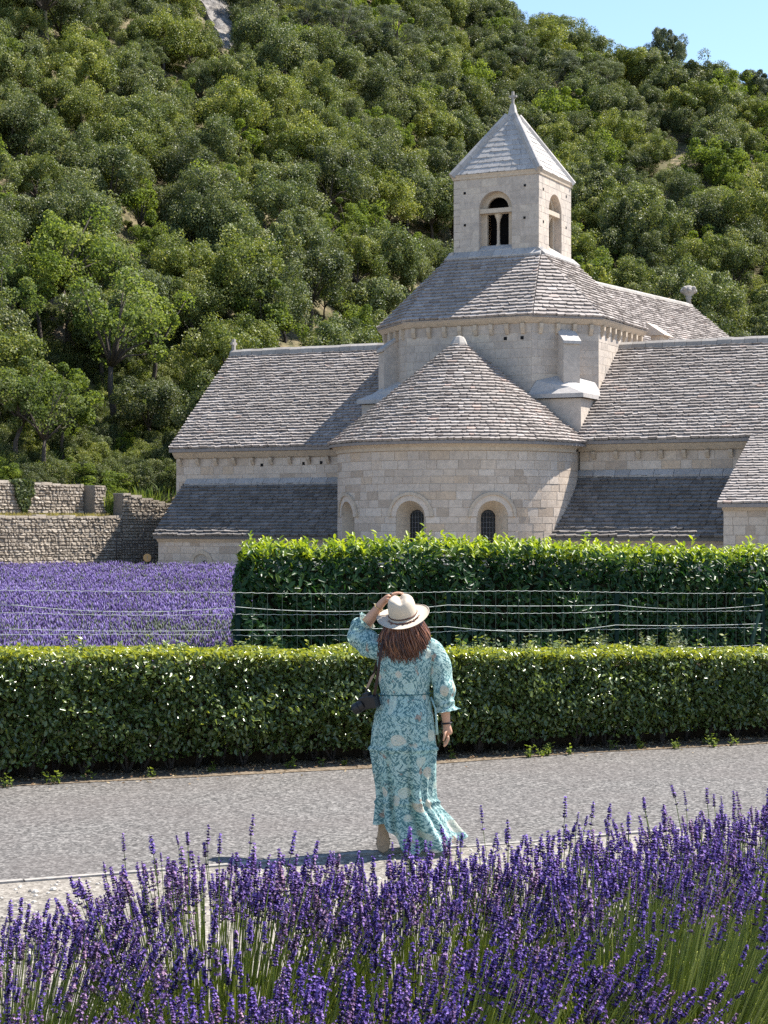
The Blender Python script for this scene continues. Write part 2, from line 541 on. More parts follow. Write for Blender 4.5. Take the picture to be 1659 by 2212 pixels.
def lay_shingles(P, bl, br, tl, tr, expo=.205, wid=.29, th=.135, nrm=None, skip=None, rough=1.0):
    """shingle courses on the plane bl-br (eave) to tl-tr (ridge)"""
    bl, br, tl, tr = (Vector(p) for p in (bl, br, tl, tr))
    e = (br - bl).normalized()
    n = nrm or e.cross((tl + tr) / 2 - (bl + br) / 2).normalized()
    up = n.cross(e).normalized()
    H = ((tl + tr) / 2 - (bl + br) / 2).dot(up)
    rows = int(H / expo)
    for r in range(rows):
        t = r / rows
        a = bl.lerp(tl, t); b = br.lerp(tr, t)
        a2 = bl.lerp(tl, min(1, t + 1.5 / rows)); b2 = br.lerp(tr, min(1, t + 1.5 / rows))
        Lr = (b - a).length
        wob = [random.uniform(-.02, .02) * rough for _ in range(8)]
        if Lr < .08: continue
        s_ = -random.uniform(0, wid * .6)
        while s_ < Lr - .02:
            wd = wid * random.uniform(.6, 1.45)
            s0, s1 = max(s_, 0), min(s_ + wd, Lr)
            if Lr - s1 < .07: s1 = Lr
            s_ = s1
            if s1 - s0 < .04: continue
            k0, k1 = s0 / Lr, s1 / Lr
            g_ = .004
            j = random.uniform(-.013, .013) * rough + wob[int(k0 * 7.99)]
            hh = th * random.uniform(.88, 1.14)
            pt0, pt1 = a.lerp(b, k0) + e * g_, a.lerp(b, k1) - e * g_
            q0, q1 = a2.lerp(b2, k0) + e * g_, a2.lerp(b2, k1) - e * g_
            if skip and skip((pt0 + pt1) / 2): continue
            c0, c1 = random.uniform(0, .05), random.uniform(0, .05)
            lo = -up * j
            tl_ = random.uniform(-.012, .012) * rough
            B = [pt0 + up * c0 + lo, pt0.lerp(pt1, .22) + lo, pt0.lerp(pt1, .8) + lo, pt1 + up * c1 + lo]
            hB = [hh + tl_, hh + tl_ * .5, hh - tl_ * .5, hh - tl_]
            vs = [p + n * h for p, h in zip(B, hB)] + [q1 + n * .022, q0 + n * .022] + [p + n * (h - th * .8) for p, h in zip(B, hB)]
            fs = [(0, 1, 2, 3, 4, 5), (6, 7, 1, 0), (7, 8, 2, 1), (8, 9, 3, 2), (5, 6, 0), (4, 3, 9)]
            P.add(vs, fs, min(1, max(0, random.gauss(.5, .2))), (s1 - s0) * expo)


def lay_blocks(P, mapf, s0, s1, z0, z1, ch=.31, wid=.62, gap=.011, openings=(), proud=.012, sub=1, keep=True):
    """courses of cut stone on the surface mapf(s, z, out); openings: f(za, zb) -> (sa, sb) or None"""
    n = max(1, round((z1 - z0) / ch))
    hs = np.array([random.uniform(.8, 1.2) for _ in range(n)]); hs *= (z1 - z0) / hs.sum()
    za = z0
    for h in hs:
        zb = za + h
        free = [(s0, s1)]
        for op in openings:
            iv = op(za, zb)
            if not iv: continue
            nf = []
            for a, b in free:
                if iv[1] <= a or iv[0] >= b: nf.append((a, b)); continue
                if iv[0] > a: nf.append((a, iv[0]))
                if iv[1] < b: nf.append((iv[1], b))
            free = nf
        for a, b in free:
            s_ = a
            first = True
            while s_ < b - 1e-4:
                wd = wid * random.uniform(.55, 1.45) * (random.uniform(.4, 1) if first else 1)
                first = False
                e_ = s_ + wd
                if b - e_ < .22: e_ = b
                pr = proud * random.uniform(.3, 1.3)
                k = sub + 1
                ss = np.linspace(s_ + gap / 2, e_ - gap / 2, k)
                zl, zh = za + gap / 2, zb - gap / 2
                rr = .008
                vs = []
                for q in ss: vs.append(mapf(q, zl, -.01))
                for q in ss: vs.append(mapf(q, zh, -.01))
                sf = np.linspace(s_ + gap / 2 + rr, e_ - gap / 2 - rr, k)
                for q in sf: vs.append(mapf(q, zl + rr, pr))
                for q in sf: vs.append(mapf(q, zh - rr, pr))
                fs = []
                for i in range(k - 1):
                    fs += [(2 * k + i, 2 * k + i + 1, 3 * k + i + 1, 3 * k + i), (i, i + 1, 2 * k + i + 1, 2 * k + i), (3 * k + i, 3 * k + i + 1, k + i + 1, k + i)]
                fs += [(0, 2 * k, 3 * k, k), (k - 1, 2 * k - 1, 4 * k - 1, 3 * k - 1)]
                tn = min(1, max(0, random.gauss(.5, .27)))
                if random.random() < .05: tn = random.choice((0.02, 1.0))
                P.add(vs, fs, tn, (e_ - s_) * h, keep)
                s_ = e_
        za = zb


def plate(outer, holes, mapf, thick, mb, tint=.5):
    """a wall plate with holes; mapf(s, z, out)"""
    loops = [outer] + holes
    tri = tessellate_polygon([[Vector((x, y, 0)) for x, y in lp] for lp in loops])
    flat = [p for lp in loops for p in lp]
    n = len(flat)
    vs = [mapf(x, z, 0) for x, z in flat] + [mapf(x, z, -thick) for x, z in flat]
    fs = []
    for t in tri:
        a, b, c = (Vector((*flat[i], 0)) for i in t)
        if (b - a).cross(c - a).z < 0: t = t[::-1]
        fs.append(tuple(t)); fs.append(tuple(i + n for i in t[::-1]))
    base = 0
    for li, lp in enumerate(loops):
        m = len(lp)
        for i in range(m):
            j = (i + 1) % m
            fs.append((base + i, base + j, n + base + j, n + base + i))
        base += m
    mb.add(vs, fs, tint)


def arch_loop(cx, z0, zs, r, n=14):
    return [(cx - r, z0), (cx + r, z0)] + [(cx + r * math.cos(PI * i / n), zs + r * math.sin(PI * i / n)) for i in range(n + 1)]


def arch_open(cx, z0, zs, r, pad=0.0):
    def f(za, zb):
        if zb <= z0 or za >= zs + r: return None
        z = max(za, zs)
        h = r if z <= zs else math.sqrt(max(r * r - (z - zs) ** 2, 0))
        return (cx - h - pad, cx + h + pad)
    return f


def arch_ring(mapf, cx, zs, r0, r1, zlow, o0, o1, mb, n=18, tint=.5):
    """a raised moulding round an arch, with straight feet down to zlow"""
    path = []
    if zlow < zs - .01: path.append((cx + r0, zlow, cx + r1, zlow))
    for i in range(n + 1):
        t = PI * i / n
        path.append((cx + r0 * math.cos(t), zs + r0 * math.sin(t), cx + r1 * math.cos(t), zs + r1 * math.sin(t)))
    if zlow < zs - .01: path.append((cx - r0, zlow, cx - r1, zlow))
    vs = []
    for a, za, b, zb in path:
        vs += [mapf(a, za, o0), mapf(a, za, o1), mapf(b, zb, o1), mapf(b, zb, o0)]
    fs = []
    for i in range(len(path) - 1):
        for k in range(3): fs.append((i * 4 + k, i * 4 + k + 1, i * 4 + 4 + k + 1, i * 4 + 4 + k))
    fs += [(0, 1, 2, 3), tuple((len(path) - 1) * 4 + k for k in (3, 2, 1, 0))]
    mb.add(vs, fs, tint)


# ---- bodies -----------------------------------------------------------------
def flat_map(pa, pb):
    """wall running from pa to pb (local u,w), seen with pb on the right; out = towards the viewer"""
    a = Vector((*pa, 0)); d = Vector((pb[0] - pa[0], pb[1] - pa[1], 0)); L = d.length; d.normalize()
    nn = Vector((d.y, -d.x, 0))
    return (lambda s, z, o: L3(a.x + d.x * s + nn.x * o, a.y + d.y * s + nn.y * o, z)), L


def wall_part(name, u0, w0, u1, w1, z0, z1, mat=None, mb=None):
    own = mb is None
    mb = mb or MB()
    mb.add([L3(u, w_, z) for z in (z0, z1) for u, w_ in ((u0, w0), (u1, w0), (u1, w1), (u0, w1))],
           [(0, 3, 2, 1), (4, 5, 6, 7), (0, 1, 5, 4), (1, 2, 6, 5), (2, 3, 7, 6), (3, 0, 4, 7)])
    return mb.build(name, mat or M['mortar'], church) if own else None


# transept arms: body, gables, roofs
WF = 0.8            # front wall of the arms
ZEV = 5.40
ZRG = {-1: 10.05, 1: 9.60}
UL, UR = -14.0, 15.0
for sgn, (ua, ub) in ((-1, (UL, -HALF)), (1, (HALF, UR))):
    zr = ZRG[sgn]
    mb = MB()
    wb = 2 * WC - WF
    vs = [L3(u, *p) for u in (ua, ub) for p in ((WF, 0), (WF, ZEV - .12), (WC, zr - .14), (wb, ZEV - .12), (wb, 0))]
    mb.add(vs, [(0, 1, 2, 3, 4), (9, 8, 7, 6, 5)] + [(i, 5 + i, 5 + (i + 1) % 5, (i + 1) % 5) for i in range(5)])
    wing = mb.build('transept_arm', M['mortar'], church)
    P = Pieces(wing, 'stone_block', 'stone_courses', M['ashlar']); block_sets.append(P)
    mf, Lw = flat_map((ua, WF), (ub, WF))
    lay_blocks(P, mf, 0, Lw, 3.6 if sgn < 0 else 3.6, ZEV - .42, .33, .66)
    if sgn < 0:
        mg, Lg = flat_map((ua, wb), (ua, WF))
        lay_blocks(P, mg, 0, Lg, 3.0, ZEV - .1, .33, .66, keep=False)
    # roof
    we = WF - .42
    ro = MB()
    def rz(w_): return ZEV + (zr - ZEV) * (w_ - we) / (WC - we)
    va, vb = ua - (.12 if sgn < 0 else 0), ub + (0 if sgn < 0 else .2)
    vs = [L3(u, w_, z) for u in (va, vb) for w_, z in ((we, ZEV), (WC, zr), (2 * WC - we, ZEV))]
    vs += [v - Vector((0, 0, .12)) for v in vs]
    ro.add(vs, [(0, 3, 4, 1), (1, 4, 5, 2), (6, 7, 10, 9), (7, 8, 11, 10), (0, 1, 7, 6), (1, 2, 8, 7), (3, 9, 10, 4), (4, 10, 11, 5), (0, 6, 9, 3), (2, 5, 11, 8)], .2)
    roof = ro.build('transept_roof', M['shingle'], church)
    P = Pieces(roof, 'shingle', 'shingle_courses', M['shingle']); shingle_sets.append(P)
    lay_shingles(P, L3(va, we, ZEV), L3(vb, we, ZEV), L3(va, WC - .12, rz(WC - .12)), L3(vb, WC - .12, rz(WC - .12)))
    # ridge stones
    u = va
    while u < vb - .1:
        L = min(random.uniform(.5, .75), vb - u)
        mb = MB()
        sect = [(-.26, -.14), (-.22, .06), (-.08, .17), (.08, .17), (.22, .06), (.26, -.14)]
        j = random.uniform(-.015, .015)
        vs = [L3(uu, WC + a, zr + .03 + b + j) for uu in (u + .008, u + L - .008) for a, b in sect]
        mb.add(vs, [(0, 5, 4, 3, 2, 1), (6, 7, 8, 9, 10, 11)] + [(i, (i + 1) % 6, 6 + (i + 1) % 6, 6 + i) for i in range(6)], random.random())
        mb.build('ridge_stone', M['cap_stone'], roof)
        u += L
    # cornice and corbels
    mb = MB()
    c0 = ua - .02
    mb.add([L3(uu, w_, z) for uu in (c0, ub) for w_, z in ((WF, ZEV - .40), (WF - .10, ZEV - .38), (WF - .26, ZEV - .22), (WF - .34, ZEV - .13), (WF, ZEV - .13))],
           [(0, 1, 2, 3, 4), (9, 8, 7, 6, 5)] + [(i, 5 + i, 5 + (i + 1) % 5, (i + 1) % 5) for i in range(5)], .7)
    mb.build('cornice', M['trim_stone'], wing)
    u = ua + .25 if sgn < 0 else ub - .3
    k = 0
    while UL <= u <= UR and (u < -4.7 if sgn < 0 else u > 5.4):
        mb = MB()
        mb.add([L3(uu, w_, z) for uu in (u - .075, u + .075) for w_, z in ((WF, ZEV - .72), (WF - .07, ZEV - .70), (WF - .20, ZEV - .50), (WF - .22, ZEV - .405), (WF, ZEV - .405))],
               [(0, 1, 2, 3, 4), (9, 8, 7, 6, 5)] + [(i, 5 + i, 5 + (i + 1) % 5, (i + 1) % 5) for i in range(5)], random.random())
        mb.build('corbel', M['trim_stone'], wing)
        u += .92 * (1 if sgn < 0 else -1)

# putlog holes: shade drawn by near-black blocks standing proud of the stone
def hole_shade(mapf, s, z, parent, a=.08):
    mb = MB()
    o = .019
    vs = [mapf(s + dx * a, z + dz * a, oo) for oo in (-.1, o) for dx, dz in ((-1, -1), (1, -1), (1, 1), (-1, 1))]
    mb.add(vs, [(4, 5, 6, 7), (0, 1, 5, 4), (1, 2, 6, 5), (2, 3, 7, 6), (3, 0, 4, 7)])
    mb.build('putlog_shade', M['dark'], parent)


mfl, _ = flat_map((UL, WF), (-HALF, WF))
for s_, z in ((4.35, 4.68), (6.4, 4.72), (7.25, 4.74)): hole_shade(mfl, s_, z, church, .065)

# small cross on the west gable
mb = MB(); mb.box((-.07, -.07, 0), (.07, .07, .55), .5, Matrix.Translation(L3(UL - .02, WC, ZRG[-1] + .15)) @ Matrix.Rotation(-TH, 4, 'Z'))
mb.box((-.2, -.06, .28), (.2, .06, .40), .5, Matrix.Translation(L3(UL - .02, WC, ZRG[-1] + .15)) @ Matrix.Rotation(PI / 2 - TH, 4, 'Z'))
mb.build('gable_cross', M['cap_stone'], church)

# lean-to chapels in front of the arms
WL = -1.5
ZL0, ZL1 = 1.62, 3.92
for sgn, (ua, ub) in ((-1, (-13.45, -4.0)), (1, (4.0, 12.05))):
    zt = ZL1 if sgn < 0 else ZL1 + .15
    mb = MB()
    vs = [L3(u, *p) for u in (ua, ub) for p in ((WL, 0), (WL, ZL0 - .1), (WF + .05, zt - .1), (WF + .05, 0))]
    mb.add(vs, [(0, 1, 2, 3), (7, 6, 5, 4)] + [(i, 4 + i, 4 + (i + 1) % 4, (i + 1) % 4) for i in range(4)])
    ch = mb.build('side_chapel', M['mortar'], church)
    P = Pieces(ch, 'stone_block', 'stone_courses', M['ashlar']); block_sets.append(P)
    mf, Lw = flat_map((ua, WL), (ub, WL))
    if sgn < 0:
        cx = 2.18
        lay_blocks(P, mf, 0, Lw, 0.0, ZL0 - .16, .30, .58, openings=(arch_open(cx, -1, .50, .27, .0),))
        mbx = MB(); arch_ring(mf, cx, .46, .40, .56, .2, .0, .06, mbx)
        mbx.build('arch_moulding', M['trim_stone'], ch)
        mbx = MB()                                            # the splayed opening itself
        path = arch_loop(cx, .05, .46, .28)
        lo = [mf(a, z, .017) for a, z in path]
        hi = [mf(a + .05, z, .016) for a, z in arch_loop(cx + .12, .05, .46, .13)]
        n_ = len(path)
        mbx.add(lo + hi, [(i, (i + 1) % n_, n_ + (i + 1) % n_, n_ + i) for i in range(n_)], .1)
        mbx.build('window_reveal', M['mortar'], ch)
        mbx = MB(); mbx.add([mf(a + .05, z, .018) for a, z in arch_loop(cx + .12, .05, .46, .13)], [tuple(range(n_))])
        mbx.build('window_pane', M['dark'], ch)
        mg, Lg = flat_map((ua, WF), (ua, WL)); lay_blocks(P, mg, 0, Lg, 0, ZL0, .3, .5, keep=False)
    else:
        lay_blocks(P, mf, 0, Lw, 0.6, ZL0 - .16, .30, .62)
    we = WL - .25
    va, vb = ua - (.1 if sgn < 0 else 0), ub + (.0)
    ro = MB()
    vs = [L3(u, w_, z) for u in (va, vb) for w_, z in ((we, ZL0 - .02), (WF, zt))]
    vs += [v - Vector((0, 0, .10)) for v in vs]
    ro.add(vs, [(0, 2, 3, 1), (4, 5, 7, 6), (0, 1, 5, 4), (2, 6, 7, 3), (0, 4, 6, 2)], .2)
    roof = ro.build('side_chapel_roof', M['dark_shingle'], church)
    P = Pieces(roof, 'shingle', 'shingle_courses', M['dark_shingle']); shingle_sets.append(P)
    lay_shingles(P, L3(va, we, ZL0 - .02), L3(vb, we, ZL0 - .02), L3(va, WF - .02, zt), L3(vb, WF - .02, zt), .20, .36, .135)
    mb = MB()
    mb.add([L3(uu, w_, z) for uu in (ua, ub) for w_, z in ((WL, ZL0 - .26), (WL - .06, ZL0 - .25), (WL - .17, ZL0 - .12), (WL, ZL0 - .12))],
           [(0, 1, 2, 3), (7, 6, 5, 4)] + [(i, 4 + i, 4 + (i + 1) % 4, (i + 1) % 4) for i in range(4)], .8)
    mb.build('cornice', M['trim_stone'], ch)
    # flashing course of flat stones where the roof meets the wall
    u = ua
    while u < ub - .05:
        L = min(random.uniform(.55, 1.1), ub - u)
        mb = MB()
        vs = [L3(uu, w_, z) for uu in (u + .01, u + L - .01) for w_, z in ((WF, zt + .19), (WF - .05, zt + .19), (WF - .26, zt - .02), (WF - .24, zt - .10), (WF, zt + .05))]
        mb.add(vs, [(0, 1, 2, 3, 4), (9, 8, 7, 6, 5)] + [(i, 5 + i, 5 + (i + 1) % 5, (i + 1) % 5) for i in range(5)], random.random())
        mb.build('flashing_stone', M['slab'], roof)
        u += L

# apse: round wall with splayed windows under a half cone of stone
RA = 4.92
ZA = 5.28
WIN = [R(-66) + TH, R(-24.5) + TH, R(12.5) + TH]               # angles from the church axis


def apse_map(s, z, o):
    a = s / RA
    return L3((RA + o) * math.sin(a), -(RA + o) * math.cos(a), z)


def apse_in(a, depth, side, z):
    """point at angle a of the wall face, moved in along that window's own axis"""
    ax = L3(RA * math.sin(a), -RA * math.cos(a), z)
    inn = (L3(0, 0, 0) - L3(math.sin(a), -math.cos(a), 0)).normalized()
    sd_ = Vector((-inn.y, inn.x, 0)) * -1
    return ax + inn * depth + sd_ * side


R_OUT, R_IN, ZS, DEP = .60, .285, 2.42, .62
mb = MB()
na = 180
zs_ = np.arange(0, 5.01, .0657)
def solid(a, z):
    for wa in WIN:
        s_ = (a - wa) * RA
        if z < ZS:
            if abs(s_) < R_OUT and z > .5: return False
        elif s_ * s_ + (z - ZS) ** 2 < R_OUT ** 2: return False
    return True
angs = np.linspace(-PI * .53, PI * .53, na)
idx = {}
vs = []; fs = []
for i, a in enumerate(angs):
    for k, z in enumerate(zs_):
        idx[i, k] = len(vs); vs.append(apse_map(a * RA, z, 0))
for i in range(na - 1):
    for k in range(len(zs_) - 1):
        if solid((angs[i] + angs[i + 1]) / 2, (zs_[k] + zs_[k + 1]) / 2):
            fs.append((idx[i, k], idx[i + 1, k], idx[i + 1, k + 1], idx[i, k + 1]))
mb.add(vs, fs, .5)
apse = mb.build('apse', M['mortar'], church)
P = Pieces(apse, 'stone_block', 'stone_courses', M['ashlar']); block_sets.append(P)
lay_blocks(P, apse_map, -PI * .53 * RA, PI * .53 * RA, 0.9, ZA - .36, .315, .62, .010, [arch_open(a * RA, .5, ZS, R_OUT + .005) for a in WIN], .014, 4)
for wa in WIN:
    mf = lambda s, z, o, wa=wa: apse_map(wa * RA + s, z, o)
    wn = MB(); arch_ring(mf, 0, ZS, .60, .83, ZS - .0, -.02, .055, wn, 22, .6)
    win = wn.build('window', M['ashlar'], church)
    mb = MB(); arch_ring(mf, 0, ZS, .825, .93, ZS, -.02, .11, mb, 22, .7); mb.build('hood_moulding', M['trim_stone'], win)
    mb = MB()
    o_ = arch_loop(0, .55, ZS, R_OUT, 16); i_ = arch_loop(0, .75, ZS - .02, R_IN, 16)
    lo = [mf(s, z, .02) for s, z in o_]; hi = [apse_in(wa, DEP, s, z) for s, z in i_]
    n_ = len(lo)
    mb.add(lo + hi, [(i, (i + 1) % n_, n_ + (i + 1) % n_, n_ + i) for i in range(n_)], .75)
    mb.build('window_reveal', M['trim_stone'], win)
    mb = MB(); mb.add([apse_in(wa, DEP + .04, s, z) for s, z in arch_loop(0, .7, ZS, R_IN + .08, 16)], [tuple(range(n_))])
    mb.build('pane', M['glass'], win)
    mb = MB()
    for x in (-.19, -.065, .065, .19):
        mb.tube([apse_in(wa, DEP + .005, x, .8), apse_in(wa, DEP + .005, x, ZS + .22 - abs(x) * .4)], .007, 4)
    for k in range(9):
        z = 1.0 + k * .2
        mb.tube([apse_in(wa, DEP + .012, -.28, z), apse_in(wa, DEP + .012, .28, z + random.uniform(-.01, .01))], .007, 4)
    mb.build('grille', M['lead'], win)
# cornice ring
mb = MB()
prof = [(0, ZA - .36), (.07, ZA - .34), (.10, ZA - .22), (.22, ZA - .12), (.27, ZA - .02), (0, ZA)]
aa = np.linspace(-PI * .5, PI * .5, 60)
vs = [apse_map(a * RA, z, o) for a in aa for o, z in prof]
mb.add(vs, [(i * 6 + k, i * 6 + 6 + k, i * 6 + 6 + (k + 1) % 6, i * 6 + (k + 1) % 6) for i in range(59) for k in range(6)], .8)
mb.build('cornice', M['trim_stone'], apse)
# cone
ZAP = 9.55
RE = RA + .36
mb = MB()
apex = L3(0, 0.0, ZAP)
ring = [L3(RE * math.sin(a), -RE * math.cos(a), ZA) for a in np.linspace(-PI * .62, PI * .62, 60)]
mb.add(ring + [apex] + [p - Vector((0, 0, .1)) for p in ring], [(i, i + 1, 60) for i in range(59)] + [(61 + i, 61 + i + 1, i + 1, i) for i in range(59)], .2)
croof = mb.build('apse_roof', M['shingle'], church)
P = Pieces(croof, 'shingle', 'shingle_courses', M['shingle']); shingle_sets.append(P)
SL = math.hypot(RE, ZAP - ZA)
rows = int(SL / .2)
for r in range(rows - 1):
    t, t2 = r / rows, min(.985, (r + 1.5) / rows)
    a = -PI * .56 + random.uniform(0, .05)
    wob = random.uniform(0, 6)
    while a < PI * .56:
        rad = RE * (1 - t)
        da = .29 * random.uniform(.6, 1.45) / rad
        a2 = min(a + da, PI * .56)
        j = .012 * math.sin(a * 9 + wob) + random.uniform(-.016, .016)
        def cp(an, tt, h):
            rr = RE * (1 - tt); nrm = Vector((ZAP - ZA, RE)).normalized()
            return L3((rr + nrm.x * h) * math.sin(an), -(rr + nrm.x * h) * math.cos(an), ZA + (ZAP - ZA) * tt + nrm.y * h)
        hh = .135 * random.uniform(.88, 1.15)
        tt = max(0, t + j / SL)
        g_ = .004 / rad
        c0, c1 = random.uniform(0, .05) / SL, random.uniform(0, .05) / SL
        an = [a + g_, a + (a2 - a) * .22, a + (a2 - a) * .8, a2 - g_]
        tc = [tt + c0, tt, tt, tt + c1]
        vs = [cp(x, y, hh) for x, y in zip(an, tc)] + [cp(a2 - g_, t2, .022), cp(a + g_, t2, .022)] + [cp(x, y, hh - .11) for x, y in zip(an, tc)]
        P.add(vs, [(0, 1, 2, 3, 4, 5), (6, 7, 1, 0), (7, 8, 2, 1), (8, 9, 3, 2), (5, 6, 0), (4, 3, 9)], min(1, max(0, random.gauss(.55, .25))), (a2 - a) * rad * .185)
        a = a2
mb = MB(); mb.lathe([(.42, -.30), (.36, -.12), (.27, .02), (.18, .14), (.05, .19)], apex + Vector((0, 0, .02)), 8, .9, smooth=False)
mb.build('cap_stone', M['cap_stone'], croof)

# crossing: square base, octagonal drum, roof, tower
mb = MB(); mb.prism([L3(*p, 0).to_2d() for p in ((-HALF, WC - HALF), (HALF, WC - HALF), (HALF, WC + HALF), (-HALF, WC + HALF))], 0, 7.15, .5)
mb.build('crossing_base', M['tower_stone'], church)
h = HALF; c = HALF - CH
OCT = [(-c, -h), (c, -h), (h, -c), (h, c), (c, h), (-c, h), (-h, c), (-h, -c)]
mb = MB(); mb.prism([L3(u, WC + w_, 0).to_2d() for u, w_ in OCT], 7.0, ZE - .05, .5)
drum = mb.build('drum', M['mortar'], church)
P = Pieces(drum, 'stone_block', 'stone_courses', M['tower_stone']); block_sets.append(P)
for i in (7, 0, 1, 2):
    a, b = OCT[i], OCT[(i + 1) % 8]
    mf, Lw = flat_map((a[0], WC + a[1]), (b[0], WC + b[1]))
    lay_blocks(P, mf, 0, Lw, 7.2, ZE - .28, .34, .72, .006, (), .007, keep=False)
    if i == 0:
        for s_, z in ((2.55, 9.62), (4.42, 9.66), (5.15, 9.66)): hole_shade(mf, s_, z, drum, .065)
    # cornice
    mb = MB()
    ex = .12
    mb.add([mf(s_ + sx * o * .414, z, o) for s_, sx in ((0, -1), (Lw, 1)) for o, z in ((0, ZE - .30), (.08, ZE - .28), (.20, ZE - .14), (.26, ZE - .05), (0, ZE - .05))],
           [(0, 1, 2, 3, 4), (9, 8, 7, 6, 5)] + [(k, 5 + k, 5 + (k + 1) % 5, (k + 1) % 5) for k in range(5)], .6)
    mb.build('cornice', M['trim_stone'], drum)
    ns = max(2, round(Lw / .68))
    for k in range(ns):
        s_ = (k + .5) * Lw / ns
        mb = MB()
        mb.add([mf(s_ + dx, z, o) for dx in (-.08, .08) for o, z in ((0, ZE - .74), (.06, ZE - .71), (.16, ZE - .50), (.17, ZE - .302), (0, ZE - .302))],
               [(0, 1, 2, 3, 4), (9, 8, 7, 6, 5)] + [(q, 5 + q, 5 + (q + 1) % 5, (q + 1) % 5) for q in range(5)], random.random())
        mb.build('corbel', M['trim_stone'], drum)
# squinch corners: capped stumps of the square with a buttress on each chamfer
for sg in (-1, 1):
    def q(u, w_, z): return L3(sg * u, WC + w_, z)
    zl, zh = 7.35, 8.25
    mb = MB()
    ov = .16
    a_, b_, c_ = q(c - .1, -h - ov, zl), q(h + ov, -h - ov, zl), q(h + ov, -c + .1, zl)
    k1, k2 = q(c + .15, -h + .1, zh - .35), q(h - .1, -c - .15, zh - .35)
    mid = q((c + h) / 2, -(c + h) / 2, zh)
    f_ = q(h - .55, -h + .2, zl + .28); f2 = q(h - .2, -h + .55, zl + .28)
    dn = Vector((0, 0, .17))
    vs = [a_, b_, c_, k1, mid, k2, f_, f2, a_ - dn, b_ - dn, c_ - dn]
    mb.add(vs, [(0, 1, 6, 3), (1, 7, 6), (1, 2, 5, 7), (3, 6, 4), (6, 7, 4), (7, 5, 4), (0, 8, 9, 1), (1, 9, 10, 2)], .8)
    mb.build('squinch_cap', M['slab'], drum)
    # buttress
    e1 = Vector((h - c, h - c)).normalized(); e2 = Vector((e1.y, -e1.x))
    m0 = Vector(((c + h) / 2, -(c + h) / 2))
    def bq(s_, o, z):
        p = m0 + e1 * s_ + e2 * o
        return q(p.x, p.y, z)
    mb = MB()
    hw, dp = .36, .62
    zb, z1_, z2_ = 7.6, 9.45, 9.98
    vs = [bq(-hw, -.1, zb), bq(hw, -.1, zb), bq(hw, dp, zb), bq(-hw, dp, zb), bq(-hw, -.1, z2_), bq(hw, -.1, z2_), bq(hw, dp, z1_), bq(-hw, dp, z1_)]
    mb.add(vs, [(0, 1, 2, 3), (4, 5, 6, 7), (0, 1, 5, 4), (1, 2, 6, 5), (2, 3, 7, 6), (3, 0, 4, 7)], .5)
    bt = mb.build('buttress', M['tower_stone'], drum)
    mb = MB()
    vs = [bq(s_, o, z) for s_ in (-hw - .03, hw + .03) for o, z in ((-.05, z2_ + .09), (dp + .08, z1_ + .06), (dp + .08, z1_ - .06), (-.05, z2_ - .02))]
    mb.add(vs, [(0, 1, 2, 3), (7, 6, 5, 4)] + [(k, 4 + k, 4 + (k + 1) % 4, (k + 1) % 4) for k in range(4)], .9)
    mb.build('buttress_cap', M['slab'], bt)

# drum roof
ov = .24
eo = [(u * (1 + ov / HALF), w_ * (1 + ov / HALF)) for u, w_ in OCT]
TT = 2.1
top = [(-TT, -TT), (TT, -TT), (TT, -TT), (TT, TT), (TT, TT), (-TT, TT), (-TT, TT), (-TT, -TT)]
ze = ZE - .02
mb = MB()
E = [L3(u, WC + w_, ze) for u, w_ in eo]; T = [L3(u, WC + w_, ZT) for u, w_ in top]
mb.add(E + T + [p - Vector((0, 0, .07)) for p in E], [(i, (i + 1) % 8, 8 + (i + 1) % 8, 8 + i) if i % 2 == 0 else (i, (i + 1) % 8, 8 + i) for i in range(8)] + [(16 + i, 16 + (i + 1) % 8, (i + 1) % 8, i) for i in range(8)] + [tuple(16 + i for i in range(8))], .2)
droof = mb.build('drum_roof', M['shingle'], church)
P = Pieces(droof, 'shingle', 'shingle_courses', M['shingle']); shingle_sets.append(P)
for i in (6, 7, 0, 1, 2):
    lay_shingles(P, E[i], E[(i + 1) % 8], T[i] if i % 2 else T[i], T[(i + 1) % 8], .215, .36, .115)
# skirt stones round the tower foot
for a, b in (((-TT, -TT), (TT, -TT)), ((TT, -TT), (TT, TT)), ((-TT, TT), (-TT, -TT))):
    mf, Lw = flat_map((a[0], WC + a[1]), (b[0], WC + b[1]))
    s_ = -.05
    while s_ < Lw:
        L = min(random.uniform(.35, .6), Lw + .05 - s_)
        mb = MB()
        mb.add([mf(q_, z, o) for q_ in (s_ + .006, s_ + L - .006) for o, z in ((-.2, ZT + .30), (-.12, ZT + .30), (.20, ZT + .02), (.19, ZT - .07), (-.2, ZT - .07))],
               [(0, 1, 2, 3, 4), (9, 8, 7, 6, 5)] + [(k, 5 + k, 5 + (k + 1) % 5, (k + 1) % 5) for k in range(5)], random.random())
        mb.build('skirt_stone', M['slab'], droof)
        s_ += L

